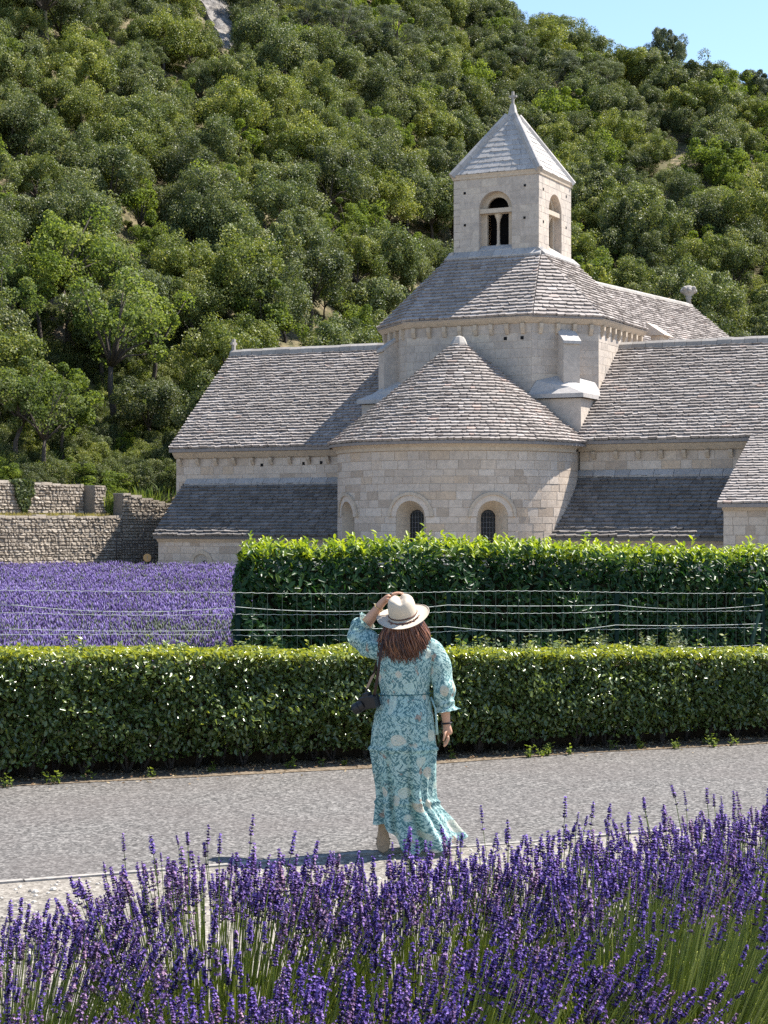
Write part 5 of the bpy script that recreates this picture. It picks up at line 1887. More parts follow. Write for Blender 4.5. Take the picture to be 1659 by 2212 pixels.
# ------------------------------------------------------------------ far lavender field
Vs, Fs, Ts = [], [], []
off = 0
y = 17.9
rowi = 0
while y < 75:
    x0 = -.2074 * y - 1.6; x1 = min(-.078 * y + .35, LA.x - .25 + max(0, (y - 25.5)) * .02 if y < 30 else -.078 * y + .35)
    # stop in front of the walls and the chapel
    x = x0 + random.uniform(0, .3)
    while x < x1:
        cx, cy = x + random.uniform(-.08, .08), y + random.uniform(-.12, .12)
        lim = 73.5 if cx > -9.8 else min(78.2, 78.5 + (cx + 11) * .62)
        if cy < lim:
            far = min(1, (cy - 17) / 45)
            ns = int(95 - 45 * far)
            hgt = random.uniform(.52, .67) * (1.0 + .05 * noise.noise(Vector((cx * .4, cy * .4, 0))))
            pur = .5 + .5 * noise.noise(Vector((cx * .5, cy * .18, 2)))
            d = rng.normal(0, .33, (ns, 2)); d = np.clip(d, -.75, .75)
            L = hgt * rng.uniform(.8, 1.12, ns)
            dirs = np.stack([d[:, 0], d[:, 1], np.ones(ns)], 1); dirs /= np.linalg.norm(dirs, axis=1, keepdims=True)
            base = np.array([cx, cy, 0.0])
            tip = base + dirs * L[:, None] + np.stack([d[:, 0] * .1, d[:, 1] * .1, np.zeros(ns)], 1)
            sl = rng.uniform(.06, .11, ns)[:, None] * (1 + .5 * far); wd = (.0085 + .009 * far)
            a, b = frames(dirs)
            mid = tip - dirs * sl * .55; bot = tip - dirs * sl
            V = np.stack([bot, mid + a * wd, mid + b * wd, mid - a * wd, mid - b * wd, tip], 1).reshape(-1, 3)
            i = np.arange(ns)[:, None] * 6
            T_ = np.concatenate([i + np.array([[0, 2, 1]]), i + np.array([[0, 3, 2]]), i + np.array([[0, 4, 3]]), i + np.array([[0, 1, 4]]), i + np.array([[5, 1, 2]]), i + np.array([[5, 2, 3]]), i + np.array([[5, 3, 4]]), i + np.array([[5, 4, 1]])], 1).reshape(-1, 3)
            Vs.append(V); Fs.append(T_ + off); off += len(V)
            tt = np.clip(rng.normal(.60 + .35 * (pur - .5) + random.gauss(0, .06), .2, ns), .36, 1)
            green = rng.random(ns) < (.12 + .45 * max(0, .5 - pur) * 2 + (.8 if cy < 23.5 else .3 if cy < 31 else 0) * (1.15 - pur)); tt[green] = rng.uniform(.05, .33, green.sum())
            Ts.append(np.repeat(tt, 8))
            ng_ = int(44 - 26 * far)                        # stems
            d = rng.normal(0, .33, (ng_, 2))
            dirs = np.stack([d[:, 0], d[:, 1], np.ones(ng_)], 1); dirs /= np.linalg.norm(dirs, axis=1, keepdims=True)
            tip = base + dirs * (hgt * rng.uniform(.6, .95, ng_))[:, None]
            a, b = frames(dirs); w_ = .006 + .008 * far
            V = np.stack([base + dirs * .05 - a * w_, base + dirs * .05 + a * w_, tip], 1).reshape(-1, 3)
            i = np.arange(ng_)[:, None] * 3
            Vs.append(V); Fs.append(i + np.array([[0, 1, 2]]) + off); off += len(V)
            Ts.append(rng.uniform(.0, .32, ng_))
        x += .44
    y += .52 + .012 * (y - 18)
    rowi += 1
tag(link('lavender_field', np_mesh('lavender_field', np.concatenate(Vs), np.concatenate(Fs), np.concatenate(Ts)), M['field'], None, 'stuff'), 'wide purple lavender field in bloom behind the wire fence on the left', 'lavender')
g = MB(); g.add([(-30, 17.6, .006), (LA.x + .3, 17.6, .006), (-1.5, 24, .006), (-4.6, 73, .006), (-18, 79, .006), (-30, 76, .006)], [(0, 1, 2, 3, 4, 5)])
tag(g.build('field_soil', M['soil']), 'brown soil under the lavender field', None, None, 'structure')

# ------------------------------------------------------------------ front lavender
def spike_mesh(seed):
    rs = random.Random(seed)
    mb = MB()
    L = rs.uniform(.05, .078)
    nw = rs.randint(8, 10)
    mb.tube([(0, 0, -.004), (0, 0, L)], [.0012, .0008], 3, .1, False, False)
    for k in range(nw):
        f = k / (nw - 1)
        z = L * (f ** .9) * .97
        if k == 0 and rs.random() < .6: z -= rs.uniform(.010, .022)
        r = .0084 * (1 - .55 * f) * rs.uniform(.85, 1.1)
        m = 7 if f < .8 else 5
        for q in range(m):
            a = 2 * PI * (q + rs.random() * .6) / m + k
            d = Vector((math.cos(a), math.sin(a), rs.uniform(.5, 1.1))).normalized()
            s_ = Vector((-math.sin(a), math.cos(a), 0))
            u_ = d.cross(s_)
            b0 = Vector((0, 0, z)) + d * r * .15
            ln = r * rs.uniform(.95, 1.25); wd = .0024
            m_ = b0 + d * ln * .6
            tip = b0 + d * ln
            tn_ = rs.uniform(.15, .62)
            mb.add([b0, m_ + s_ * wd, m_ + u_ * wd, m_ - s_ * wd, m_ - u_ * wd, tip], [(0, 2, 1), (0, 3, 2), (0, 4, 3), (0, 1, 4), (5, 1, 2), (5, 2, 3), (5, 3, 4), (5, 4, 1)], tn_)
            if rs.random() < .42:                           # open corolla
                c = tip + d * .001
                pr = rs.uniform(.003, .0048)
                mb.add([c + s_ * pr, c + u_ * pr + d * .001, c - s_ * pr, c - u_ * pr + d * .001], [(0, 1, 2, 3)], rs.uniform(.75, 1))
    me = mb.mesh('flower_spike'); me.materials.append(M['calyx'])
    return me


SPK = [spike_mesh(k) for k in range(10)]
spike_total = 0


def lavender(label, x, y, nst, hgt, spread, lean, n_own, seed, front=.55, zb=None):
    """a bush: stems fan out from the ground and end in flower spikes"""
    rs = random.Random(seed)
    z0 = bed_z(x, y) if zb is None else zb
    root = thing('lavender_plant', label, 'lavender', (x, y, z0), 'lavender plants along the near side of the lane')
    sm = MB(); sp = MB(); own = []
    for i in range(nst):
        ang = rs.uniform(0, 2 * PI)
        rad = spread * math.sqrt(rs.random())
        dx, dy = math.cos(ang) * rad, math.sin(ang) * rad * .9
        if dy < -.05 and rs.random() > front: has = False
        else: has = rs.random() < (.72 if front > .4 else .42 if front > .1 else .10)
        L = hgt * rs.uniform(.80, 1.06) * (1.0 - .12 * (rad / spread) ** 2)
        if rs.random() < .10: L *= rs.uniform(1.08, 1.22); has = True
        b0 = Vector((dx * .62 + rs.uniform(-.05, .05), dy * .55 + rs.uniform(-.05, .05), 0))
        d = Vector((dx * .55 + lean[0] + rs.gauss(0, .07), dy * .55 + lean[1] + rs.gauss(0, .07), 1)).normalized()
        bend = Vector((dx * .25 + lean[0] * .35, dy * .25 + lean[1] * .3, 0)) * L
        p1 = b0 + d * L * .5; p2 = b0 + d * L + bend * .35
        p2.z -= (abs(dx) + abs(dy)) * .05
        if not has:
            p2 = b0.lerp(p2, rs.uniform(.55, .92))
        rr = rs.uniform(.0010, .0017)
        tn_ = min(1, max(0, rs.gauss(.5, .2)))
        sm.tube([b0, p1, p2], [rr * 1.6, rr * 1.2, rr], 3, tn_, False, False)
        if rs.random() < .35:                              # narrow leaf low on the stem
            q0 = b0.lerp(p1, rs.uniform(.3, .95)); a = rs.uniform(0, 6.28)
            dv = Vector((math.cos(a) * .5, math.sin(a) * .5, 1)).normalized(); sd_ = dv.cross(Vector((.3, 1, 0))).normalized()
            ll = rs.uniform(.04, .09)
            sm.add([q0, q0 + dv * ll * .5 + sd_ * .0025, q0 + dv * ll, q0 + dv * ll * .5 - sd_ * .0025], [(0, 1, 2, 3)], tn_ * .8)
        if has:
            dd = (p2 - p1).normalized() + Vector((rs.gauss(0, .07), rs.gauss(0, .07), 0)); dd.normalize()
            own.append((p2 - dd * .003, dd, rs.choice((.62, .8, .95, 1.05, 1.15)) * rs.uniform(.9, 1.08), rs.randrange(10), rs.uniform(0, 6.28)))
    # narrow grey-green leaves at the foot
    for i in range(int(nst * .7)):
        a = rs.uniform(0, 6.28); r_ = rs.random() ** .5 * spread * .55
        b0 = Vector((math.cos(a) * r_ * 1.0, math.sin(a) * r_ * 1.0, 0))
        tip = b0 + Vector((math.cos(a) * r_ * .6 + rs.uniform(-.06, .06), math.sin(a) * r_ * .6 + rs.uniform(-.06, .06), hgt * rs.uniform(.25, .62)))
        sd_ = Vector((-math.sin(a), math.cos(a), 0)) * .0026
        m_ = b0.lerp(tip, .6)
        sm.add([b0 - sd_, b0 + sd_, m_ + sd_, tip, m_ - sd_], [(0, 1, 2, 3, 4)], rs.uniform(.1, .9))
    sm.build('stems', M['stem'], root, 'stuff', local=True)
    rs.shuffle(own)
    own.sort(key=lambda q: q[0].y)
    ws = Vector((x, y, z0))
    singles, joined = own[:n_own], own[n_own:]
    for p, dd, k, m, tw in singles:
        o = link('flower_spike', SPK[m], None, root, local=True)
        o.matrix_basis = Matrix.Translation(p) @ dd.to_track_quat('Z', 'Y').to_matrix().to_4x4() @ Matrix.Rotation(tw, 4, 'Z') @ Matrix.Scale(k, 4)
    if joined:
        for p, dd, k, m, tw in joined:
            Mx = Matrix.Translation(p) @ dd.to_track_quat('Z', 'Y').to_matrix().to_4x4() @ Matrix.Rotation(tw, 4, 'Z') @ Matrix.Scale(k, 4)
            src = SPK[m]
            b = len(sp.v)
            sp.v.extend([tuple(Mx @ v.co) for v in src.vertices])
            sp.f.extend([tuple(i + b for i in pl_.vertices) for pl_ in src.polygons])
            tt = [0.0] * len(src.polygons); src.attributes['tint'].data.foreach_get('value', tt)
            sp.t.extend(tt); sp.sm.extend([False] * len(tt))
        sp.build('flower_spikes', M['calyx'], root, 'stuff', local=True)
    return root


#         label, x, y, stems, height, spread, lean, own
lavender('lavender bush at the left edge leaning left over pale gravel', -1.08, 5.2, 700, .56, .60, (.06, 0), 300, 1, .42)
lavender('lavender bush left of the walker with the tallest spikes against the lane', -.46, 5.5, 800, .63, .56, (.05, .02), 300, 2, .42)
lavender('lavender bush in the middle right below the feet of the walker', .12, 5.7, 800, .60, .54, (.06, .02), 300, 3, .42)
lavender('lavender bush right of the walker with spikes leaning right', .60, 6.1, 760, .60, .56, (.12, .03), 300, 4, .45)
lavender('lavender bush at the right edge standing highest up the picture', 1.28, 6.5, 760, .615, .62, (.08, .02), 300, 5, .6)
lavender('lavender bush behind the right edge one, nearer the lane', 1.60, 7.5, 300, .50, .52, (.05, 0), 120, 6)
lavender('lavender bush low at the left with dark spikes in the bottom corner', -.90, 4.2, 800, .50, .58, (.12, -.02), 260, 7, .3)
lavender('lavender bush at the bottom centre showing mostly green stems', -.24, 4.5, 1000, .51, .58, (.12, 0), 230, 8, .16)
lavender('lavender bush at the bottom right of centre with spikes leaning right', .24, 4.8, 820, .55, .54, (.30, 0), 280, 9, .4)
lavender('bright green lavender bush on the right with few flowers', .80, 5.25, 1700, .68, .44, (.16, 0), 110, 10, .06)
lavender('lavender bush in the bottom right corner with the largest spikes', .66, 3.4, 110, .51, .36, (.03, .0), 90, 11, .7)
lavender('lavender bush at the bottom edge left of centre', -.36, 3.5, 300, .38, .50, (.14, 0), 120, 12, .3)
lavender('low lavender bush in the gap before the bright green bush, leaning right', .62, 4.3, 500, .46, .46, (.34, 0), 160, 13, .45)
# loose stones on the gravel
st = MB()
rs = random.Random(5)
for _ in range(2600):
    s = rs.uniform(-6, 9); t = -abs(rs.gauss(0, 1.6)) - .12
    p = road_pt(s, t, 0)
    z = max(0, bed_z(p.x, p.y)) if p.y < 12.1 else 0
    r = rs.choice((.006, .009, .012, .018)) * rs.uniform(.7, 1.4)
    st.lathe([(r * .8, -r * .2), (r, r * .2), (r * .55, r * .7)], (p.x, p.y, z), 5, rs.random(), smooth=False)
M['pebble'] = stone_mat('pebbles', [(0, (0.25, 0.22, 0.19)), (1, (0.60, 0.56, 0.50))], (.3, .28, .25), .3, 6, 60)
tag(st.build('pebbles', M['pebble'], None, 'stuff'), 'small loose stones on the gravel beside the lane', 'pebbles')
# ------------------------------------------------------------------ the woman walking away
WX, WY = .150, 12.2
woman = thing('person', 'woman in a long aqua floral dress walking away across the lane, hand on her hat', 'person', (WX, WY, 0))
M['skin'] = plain_mat('skin', (0.52, 0.29, 0.19), .5, .35, 0, 25, .06)
M['hair'] = None


def skin_body(name, chains, mat, parent, levels=2):
    """chains: lists of (point, radius); a point given as a key joins an earlier vertex"""
    verts, edges, rad, roots = [], [], [], []
    keys = {}
    for ch_ in chains:
        prev = None
        for it in ch_:
            if isinstance(it, str): cur = keys[it]
            else:
                cur = len(verts); verts.append(it[0]); rad.append(it[1])
                if len(it) > 2: keys[it[2]] = cur
                if prev is None: roots.append(cur)
            if prev is not None: edges.append((prev, cur))
            prev = cur
    me = bpy.data.meshes.new(name); me.from_pydata(verts, edges, [])
    o = bpy.data.objects.new(name, me); C.objects.link(o)
    md = o.modifiers.new('skin', 'SKIN'); md.use_smooth_shade = True; md.branch_smoothing = .5
    for i, r in enumerate(rad):
        sv = me.skin_vertices[0].data[i]
        sv.radius = (r if hasattr(r, '__len__') else (r, r)); sv.use_root = i in roots
    sb = o.modifiers.new('sub', 'SUBSURF'); sb.levels = levels; sb.render_levels = levels
    dg = bpy.context.evaluated_depsgraph_get()
    m2 = bpy.data.meshes.new_from_object(o.evaluated_get(dg))
    bpy.data.objects.remove(o); bpy.data.meshes.remove(me)
    m2.name = name
    for pl_ in m2.polygons: pl_.use_smooth = True
    return link(name, m2, mat, parent, local=True)


V3 = lambda *a: Vector(a)
wr_r = V3(.262, -.035, .845); el_r = V3(.235, -.045, 1.07); sh_r = V3(.165, 0, 1.345)
wr_l = V3(-.165, .10, 1.640); el_l = V3(-.315, .165, 1.435); sh_l = V3(-.165, .01, 1.345)
chains = [
    [(V3(0, 0, .90), .105, 'pelvis'), (V3(0, .01, 1.02), .10), (V3(0, .01, 1.16), .105), (V3(0, .005, 1.29), .10, 'chest'), (V3(-.01, .0, 1.39), .055, 'neck0'), (V3(-.012, .005, 1.44), .052), (V3(-.018, .03, 1.50), (.074, .078)), (V3(-.022, .03, 1.565), (.080, .088)), (V3(-.024, .015, 1.615), .062)],
    ['chest', (sh_r + V3(-.02, 0, -.01), .062), (sh_r.lerp(el_r, .45), .050), (el_r, .040), (el_r.lerp(wr_r, .35), .041), (el_r.lerp(wr_r, .8), .030), (wr_r, .0255), (V3(.266, -.042, .815), (.020, .034)), (V3(.268, -.044, .775), (.018, .040))],
    ['chest', (sh_l + V3(.02, 0, -.01), .062), (sh_l.lerp(el_l, .5), .050), (el_l, .041), (el_l.lerp(wr_l, .35), .042), (el_l.lerp(wr_l, .8), .030), (wr_l, .026), (V3(-.135, .095, 1.665), (.032, .020)), (V3(-.100, .09, 1.690), (.038, .018))],
    ['pelvis', (V3(.085, .0, .84), .088), (V3(.065, .06, .47), .058), (V3(.055, .075, .36), .054), (V3(.03, .10, .12), .036), (V3(.025, .11, .075), .038), (V3(.022, .17, .045), (.036, .028)), (V3(.02, .245, .030), (.040, .020))],
    ['pelvis', (V3(-.085, .0, .84), .088), (V3(-.125, .03, .47), .058), (V3(-.135, .035, .38), .052), (V3(-.152, .055, .26), .036), (V3(-.155, .045, .215), .036), (V3(-.156, .018, .14), (.036, .028)), (V3(-.156, -.005, .065), (.042, .022)), (V3(-.156, .03, .030), (.038, .018))],
]
def finger(b, pts, r0):
    return [(b, r0 * 1.05)] + [(p, r0 * (1 - .13 * (k + 1))) for k, p in enumerate(pts)]
# right hand hangs: back of the hand to the outside, fingers curled a little towards the thigh
hb = V3(.268, -.044, .772)
for k, (dy, ln) in enumerate(((-.030, .066), (-.010, .075), (.010, .071), (.028, .058))):
    b0 = hb + V3(0, dy, .006)
    chains.append(finger(b0, [b0 + V3(.002, dy * .1, -.42 * ln), b0 + V3(-.010, dy * .1, -.78 * ln), b0 + V3(-.028, dy * .05, -.98 * ln)], .0098))
b0 = V3(.258, -.060, .812)
chains.append(finger(b0, [b0 + V3(-.012, -.022, -.022), b0 + V3(-.016, -.026, -.050), b0 + V3(-.020, -.020, -.068)], .0105))
# left hand lies on the front of the hat crown
hb = V3(-.098, .09, 1.692)
for k, (dy, ln) in enumerate(((-.030, .070), (-.010, .080), (.010, .076), (.029, .060))):
    b0 = hb + V3(-.004, dy, 0)
    chains.append(finger(b0, [b0 + V3(.42 * ln, dy * .1, .012), b0 + V3(.78 * ln, dy * .1, .016), b0 + V3(1.05 * ln, dy * .1, .008)], .0098))
b0 = V3(-.135, .068, 1.665)
chains.append(finger(b0, [b0 + V3(.020, -.022, -.002), b0 + V3(.042, -.030, -.002), b0 + V3(.058, -.030, -.004)], .0105))
# nose and ears as small chains of the same surface
chains.append([(V3(-.022, .105, 1.55), .012), (V3(-.022, .122, 1.53), .013), (V3(-.022, .118, 1.517), .012)])
body = skin_body('body', chains, M['skin'], woman)
fm = MB()
for sx in (-1, 1):
    fm.lathe([(.001, -.012), (.010, -.007), (.0125, 0), (.010, .007), (.001, .012)], (-.022 + sx * .032, .103, 1.555), 10, .5)
fm.build('eyes', plain_mat('eyes', (.5, .48, .45), .2, .5), woman, local=True)
fm = MB(); fm.tube([(-.047, .106, 1.492), (-.035, .114, 1.491), (-.022, .117, 1.492), (-.009, .114, 1.491), (.003, .106, 1.492)], [.003, .006, .007, .006, .003], 8)
fm.build('mouth', plain_mat('lips', (.45, .15, .13), .4, .4), woman, local=True)

# dress print: aqua ground with dark teal leaves, pale blossoms and rusty touches
m, nt, b, out = new_mat('dress_print')
uv = nt.nodes.new('ShaderNodeUVMap')
mp = nt.nodes.new('ShaderNodeMapping'); nt.links.new(uv.outputs[0], mp.inputs[0])
wv = nt.nodes.new('ShaderNodeTexNoise'); wv.inputs['Scale'].default_value = 9; wv.inputs['Detail'].default_value = 2; nt.links.new(mp.outputs[0], wv.inputs[0])
vm = nt.nodes.new('ShaderNodeVectorMath'); vm.operation = 'MULTIPLY_ADD'
nt.links.new(wv.outputs['Color'], vm.inputs[0]); vm.inputs[1].default_value = (.05, .05, 0); nt.links.new(mp.outputs[0], vm.inputs[2])
# leaf strokes: anisotropic noise contours
def strokes(rot, sx, sy, lo, hi, seed):
    mm = nt.nodes.new('ShaderNodeMapping'); mm.inputs['Rotation'].default_value = (0, 0, rot); mm.vector_type = 'TEXTURE'; mm.inputs['Scale'].default_value = (1 / sx, 1 / sy, 1); mm.inputs['Location'].default_value = (seed, seed * 1.7, 0)
    nt.links.new(vm.outputs[0], mm.inputs[0])
    v = nt.nodes.new('ShaderNodeTexVoronoi'); v.inputs['Scale'].default_value = 1; nt.links.new(mm.outputs[0], v.inputs[0])
    return ramp(nt, v.outputs['Distance'], [(lo, (1, 1, 1)), (hi, (0, 0, 0))])
l1 = strokes(.8, 88, 27, .35, .43, 1.3)
l2 = strokes(-.7, 80, 25, .33, .41, 4.1)
l3 = strokes(.1, 76, 76, .24, .32, 7.7)
lf = math_n(nt, 'MAXIMUM', math_n(nt, 'MAXIMUM', l1, l2), l3)
base = mixc(nt, noise_n(nt, mp.outputs[0], 5, 2), (0.30, 0.55, 0.53), (0.60, 0.71, 0.65))
col = mixc(nt, math_n(nt, 'MULTIPLY', lf, .85), base, (0.05, 0.165, 0.19))
vb = nt.nodes.new('ShaderNodeTexVoronoi'); vb.inputs['Scale'].default_value = 9.5; vb.inputs['Randomness'].default_value = .8; nt.links.new(vm.outputs[0], vb.inputs[0])
bl = ramp(nt, vb.outputs['Distance'], [(.33, (1, 1, 1)), (.39, (0, 0, 0))])
sp_ = nt.nodes.new('ShaderNodeSeparateColor'); nt.links.new(vb.outputs['Color'], sp_.inputs[0])
blc = ramp(nt, sp_.outputs[0], [(0, (0.70, 0.72, 0.60)), (.5, (0.52, 0.70, 0.64)), (.85, (0.66, 0.56, 0.44)), (1, (0.70, 0.68, 0.56))])
pet = ramp(nt, strokes(.4, 60, 60, .2, .3, 9.0), [(0, (1, 1, 1)), (1, (.62, .72, .70))])
col = mixc(nt, math_n(nt, 'MULTIPLY', bl, .85), col, mixc(nt, 1, blc, pet, 'MULTIPLY'))
rust = ramp(nt, noise_n(nt, vm.outputs[0], 11, 2), [(.64, (0, 0, 0)), (.70, (1, 1, 1))])
col = mixc(nt, math_n(nt, 'MULTIPLY', rust, .6), col, (0.42, 0.20, 0.12))
nt.links.new(col, b.inputs['Base Color'])
b.inputs['Roughness'].default_value = .75; b.inputs['Specular IOR Level'].default_value = .2
wr = noise_n(nt, world_pos(nt), 28, 4, .6, .6)
bump(nt, b, wr, .55, .012)
tr = nt.nodes.new('ShaderNodeBsdfTranslucent'); nt.links.new(col, tr.inputs[0])
mx = nt.nodes.new('ShaderNodeMixShader'); mx.inputs[0].default_value = .28
nt.links.new(b.outputs[0], mx.inputs[1]); nt.links.new(tr.outputs[0], mx.inputs[2]); nt.links.new(mx.outputs[0], out.inputs[0])
M['dress'] = m


def interp(tab, z):
    """table rows sorted by falling z"""
    if z >= tab[0][0]: return tab[0][1:]
    for a, b_ in zip(tab, tab[1:]):
        if z >= b_[0]:
            f = (a[0] - z) / (a[0] - b_[0]); f = f * f * (3 - 2 * f) * .5 + f * .5
            return [p + (q - p) * f for p, q in zip(a[1:], b_[1:])]
    return tab[-1][1:]


#        z     xmin   xmax   ry    cy
BODY = [(1.425, -.075, .060, .065, .0), (1.400, -.105, .095, .085, .0), (1.375, -.165, .175, .098, .0), (1.33, -.195, .200, .112, .0), (1.25, -.198, .185, .125, .0), (1.15, -.192, .168, .125, .0),
        (1.06, -.182, .158, .118, .0), (1.045, -.180, .156, .117, .0), (1.00, -.195, .170, .128, .0), (.90, -.225, .190, .148, -.01), (.80, -.240, .200, .156, -.01), (.715, -.245, .206, .160, -.01), (.690, -.262, .218, .170, -.01), (.672, -.248, .206, .158, -.01),
        (.55, -.235, .200, .155, -.01), (.42, -.212, .195, .155, .0), (.365, -.205, .196, .158, .0), (.345, -.214, .212, .166, .0), (.325, -.206, .205, .158, .0), (.20, -.206, .262, .175, .0), (.10, -.19, .305, .19, .0), (0, -.17, .300, .19, .0)]


def hem_z(x, back):
    tab = [(-.30, .20), (-.20, .195), (-.10, .185), (-.075, .150), (-.045, .075), (0, .030), (.12, .030), (.18, .055), (.26, .085), (.32, .15)]
    for (x0, z0), (x1, z1) in zip(tab, tab[1:]):
        if x <= x1: return z0 + (z1 - z0) * max(0, min(1, (x - x0) / (x1 - x0)))
    return .15


nA, nZ = 220, 150
rs = random.Random(11)
ph = [rs.uniform(0, 6.28) for _ in range(8)]
vs, uvs = [], []
for j in range(nZ + 1):
    for i in range(nA + 1):
        a = 2 * PI * (i % nA) / nA
        # x at the hem for this column decides how low it hangs
        x0, x1, ry, cy = interp(BODY, .12)
        xh = (x0 + x1) / 2 + (x1 - x0) / 2 * math.cos(a)
        hz = hem_z(xh, math.sin(a) < 0) + .010 * math.sin(a * 9 + 1) + .006 * math.sin(a * 21)
        z = 1.425 + (hz - 1.425) * (j / nZ)
        x0, x1, ry, cy = interp(BODY, z)
        sl_ = 1 - .07 * max(0, min(1, (1.3 - z) / .3)) * max(0, min(1, (z - .1) / .3))
        rx = (x1 - x0) / 2 * sl_; cx = (x0 + x1) / 2
        c_, s_ = math.cos(a), math.sin(a)
        e = .86
        X = math.copysign(abs(c_) ** e, c_); Y = math.copysign(abs(s_) ** e, s_)
        low = max(0, min(1, (1.04 - z) / .9))
        am = .17 * low ** .9
        fold = am * (math.sin(a * 7 + ph[0] + 1.2 * math.sin(z * 3)) * .5 + math.sin(a * 12 + ph[1] + z * 2.2) * .38 + math.sin(a * 19 + ph[2] - z * 3) * .22)
        # gathers below the seams
        for zs_g in (1.045, .672, .325):
            dg_ = zs_g - z
            if 0 < dg_ < .16: fold += .020 * math.exp(-dg_ / .06) * math.sin(a * 46 + ph[3] + 3 * math.sin(a * 5))
        if z > 1.04: fold += .018 * math.sin(z * 46 + 2.5 * math.cos(a) + ph[4]) * (1 if s_ < 0 else .3) * max(0, 1 - abs(z - 1.15) / .12)
        # frilled seams
        for zr, fr_ in ((.690, .03), (.345, .03)):
            if abs(z - zr) < .02: fold += fr_ * math.sin(a * 34 + ph[5]) * (1 - abs(z - zr) / .02)
        k = 1 + fold
        # deep crease down the back of the skirt
        back = max(0, -s_)
        cre = .075 * low * math.exp(-((c_ - .12) / .07) ** 2) + .05 * low * math.exp(-((c_ + .45) / .06) ** 2)
        # wind carries the lower right of the skirt outwards
        wnd = max(0, .34 - z) * max(0, c_) * .30
        vs.append((cx + rx * X * k + wnd, cy + ry * Y * k + cre * back, z - max(0, .3 - z) * 0))
        uvs.append((i / nA * 1.25, z))
fs = []
for j in range(nZ):
    for i in range(nA):
        q = j * (nA + 1) + i
        fs.append((q, q + 1, q + nA + 2, q + nA + 1))


def sleeve(pts, rads, vs, fs, uvs, n=48, m=60, seed=0, frill=0.0):
    rs = random.Random(seed); p1, p2, p3 = (rs.uniform(0, 6) for _ in range(3))
    pts = [Vector(p) for p in pts]
    b = len(vs)
    # smooth path
    K = len(pts) - 1
    def cat(t):
        i = min(int(t * K), K - 1); f = t * K - i
        P = [pts[max(i - 1, 0)], pts[i], pts[i + 1], pts[min(i + 2, K)]]
        return .5 * ((2 * P[1]) + (-P[0] + P[2]) * f + (2 * P[0] - 5 * P[1] + 4 * P[2] - P[3]) * f * f + (-P[0] + 3 * P[1] - 3 * P[2] + P[3]) * f ** 3)
    prev = None; L = 0; last = None
    for j in range(m + 1):
        t = j / m
        p = cat(t); d = (cat(min(1, t + .02)) - cat(max(0, t - .02))).normalized()
        if last is not None: L += (p - last).length
        last = p
        if prev is None: a_ = d.cross(Vector((0, 1, .2))).normalized()
        else: a_ = (prev - d * prev.dot(d)).normalized()
        prev = a_; b_ = d.cross(a_)
        i0 = min(int(t * K), K - 1); f = t * K - i0
        f = f * f * (3 - 2 * f)
        r = rads[i0] + (rads[i0 + 1] - rads[i0]) * f
        for i in range(n + 1):
            a = 2 * PI * (i % n) / n
            w_ = 1 + .09 * math.sin(t * 26 + 2 * math.sin(a + p1) + p2) * min(1, t * 4) + .05 * math.sin(a * 5 + t * 9 + p3) + frill * max(0, t - .86) / .14 * math.sin(a * 11 + p1)
            vs.append(tuple(p + (a_ * math.cos(a) + b_ * math.sin(a)) * r * w_)); uvs.append((i / n * 2 * PI * .075 + seed, L))
    for j in range(m):
        for i in range(n):
            q = b + j * (n + 1) + i
            fs.append((q, q + 1, q + n + 2, q + n + 1))


sleeve([(.12, 0, 1.365), (.185, -.005, 1.31), (.222, -.015, 1.20), (.238, -.03, 1.09), (.248, -.035, 1.005), (.256, -.036, .975), (.262, -.036, .940)],
       [.065, .076, .071, .074, .066, .058, .078], vs, fs, uvs, seed=1, frill=.14)
sleeve([(-.11, 0, 1.365), (-.18, .02, 1.335), (-.255, .09, 1.375), (-.312, .150, 1.415), (-.310, .160, 1.465), (-.278, .150, 1.500), (-.258, .142, 1.520)],
       [.065, .078, .082, .080, .070, .056, .066], vs, fs, uvs, seed=2, frill=.10)
me = bpy.data.meshes.new('dress'); me.from_pydata(vs, [], fs)
ul = me.uv_layers.new(name='UVMap')
li = np.zeros(len(me.loops), dtype=np.int32); me.loops.foreach_get('vertex_index', li)
ul.data.foreach_set('uv', np.array(uvs, dtype=np.float32)[li].ravel())
me.polygons.foreach_set('use_smooth', np.ones(len(me.polygons), dtype=bool))
me.update()
dress = link('dress', me, M['dress'], woman, local=True)
# waist seam and tie
wm = MB()
wm.tube([(-.012 + .170 * math.cos(a), .1175 * math.sin(a) * 1.01, 1.047 + .004 * math.cos(a)) for a in np.linspace(0, 2 * PI, 40)], .0045, 5)
wm.build('waist_seam', plain_mat('seam', (.05, .13, .14), .8, .2), dress, local=True)
wm = MB(); wm.tube([(.158, -.075, 1.03), (.185, -.105, .96), (.192, -.11, .88), (.196, -.112, .79)], [.006, .006, .007, .010], 4)
wm.build('tie', M['dress'], dress, local=True)

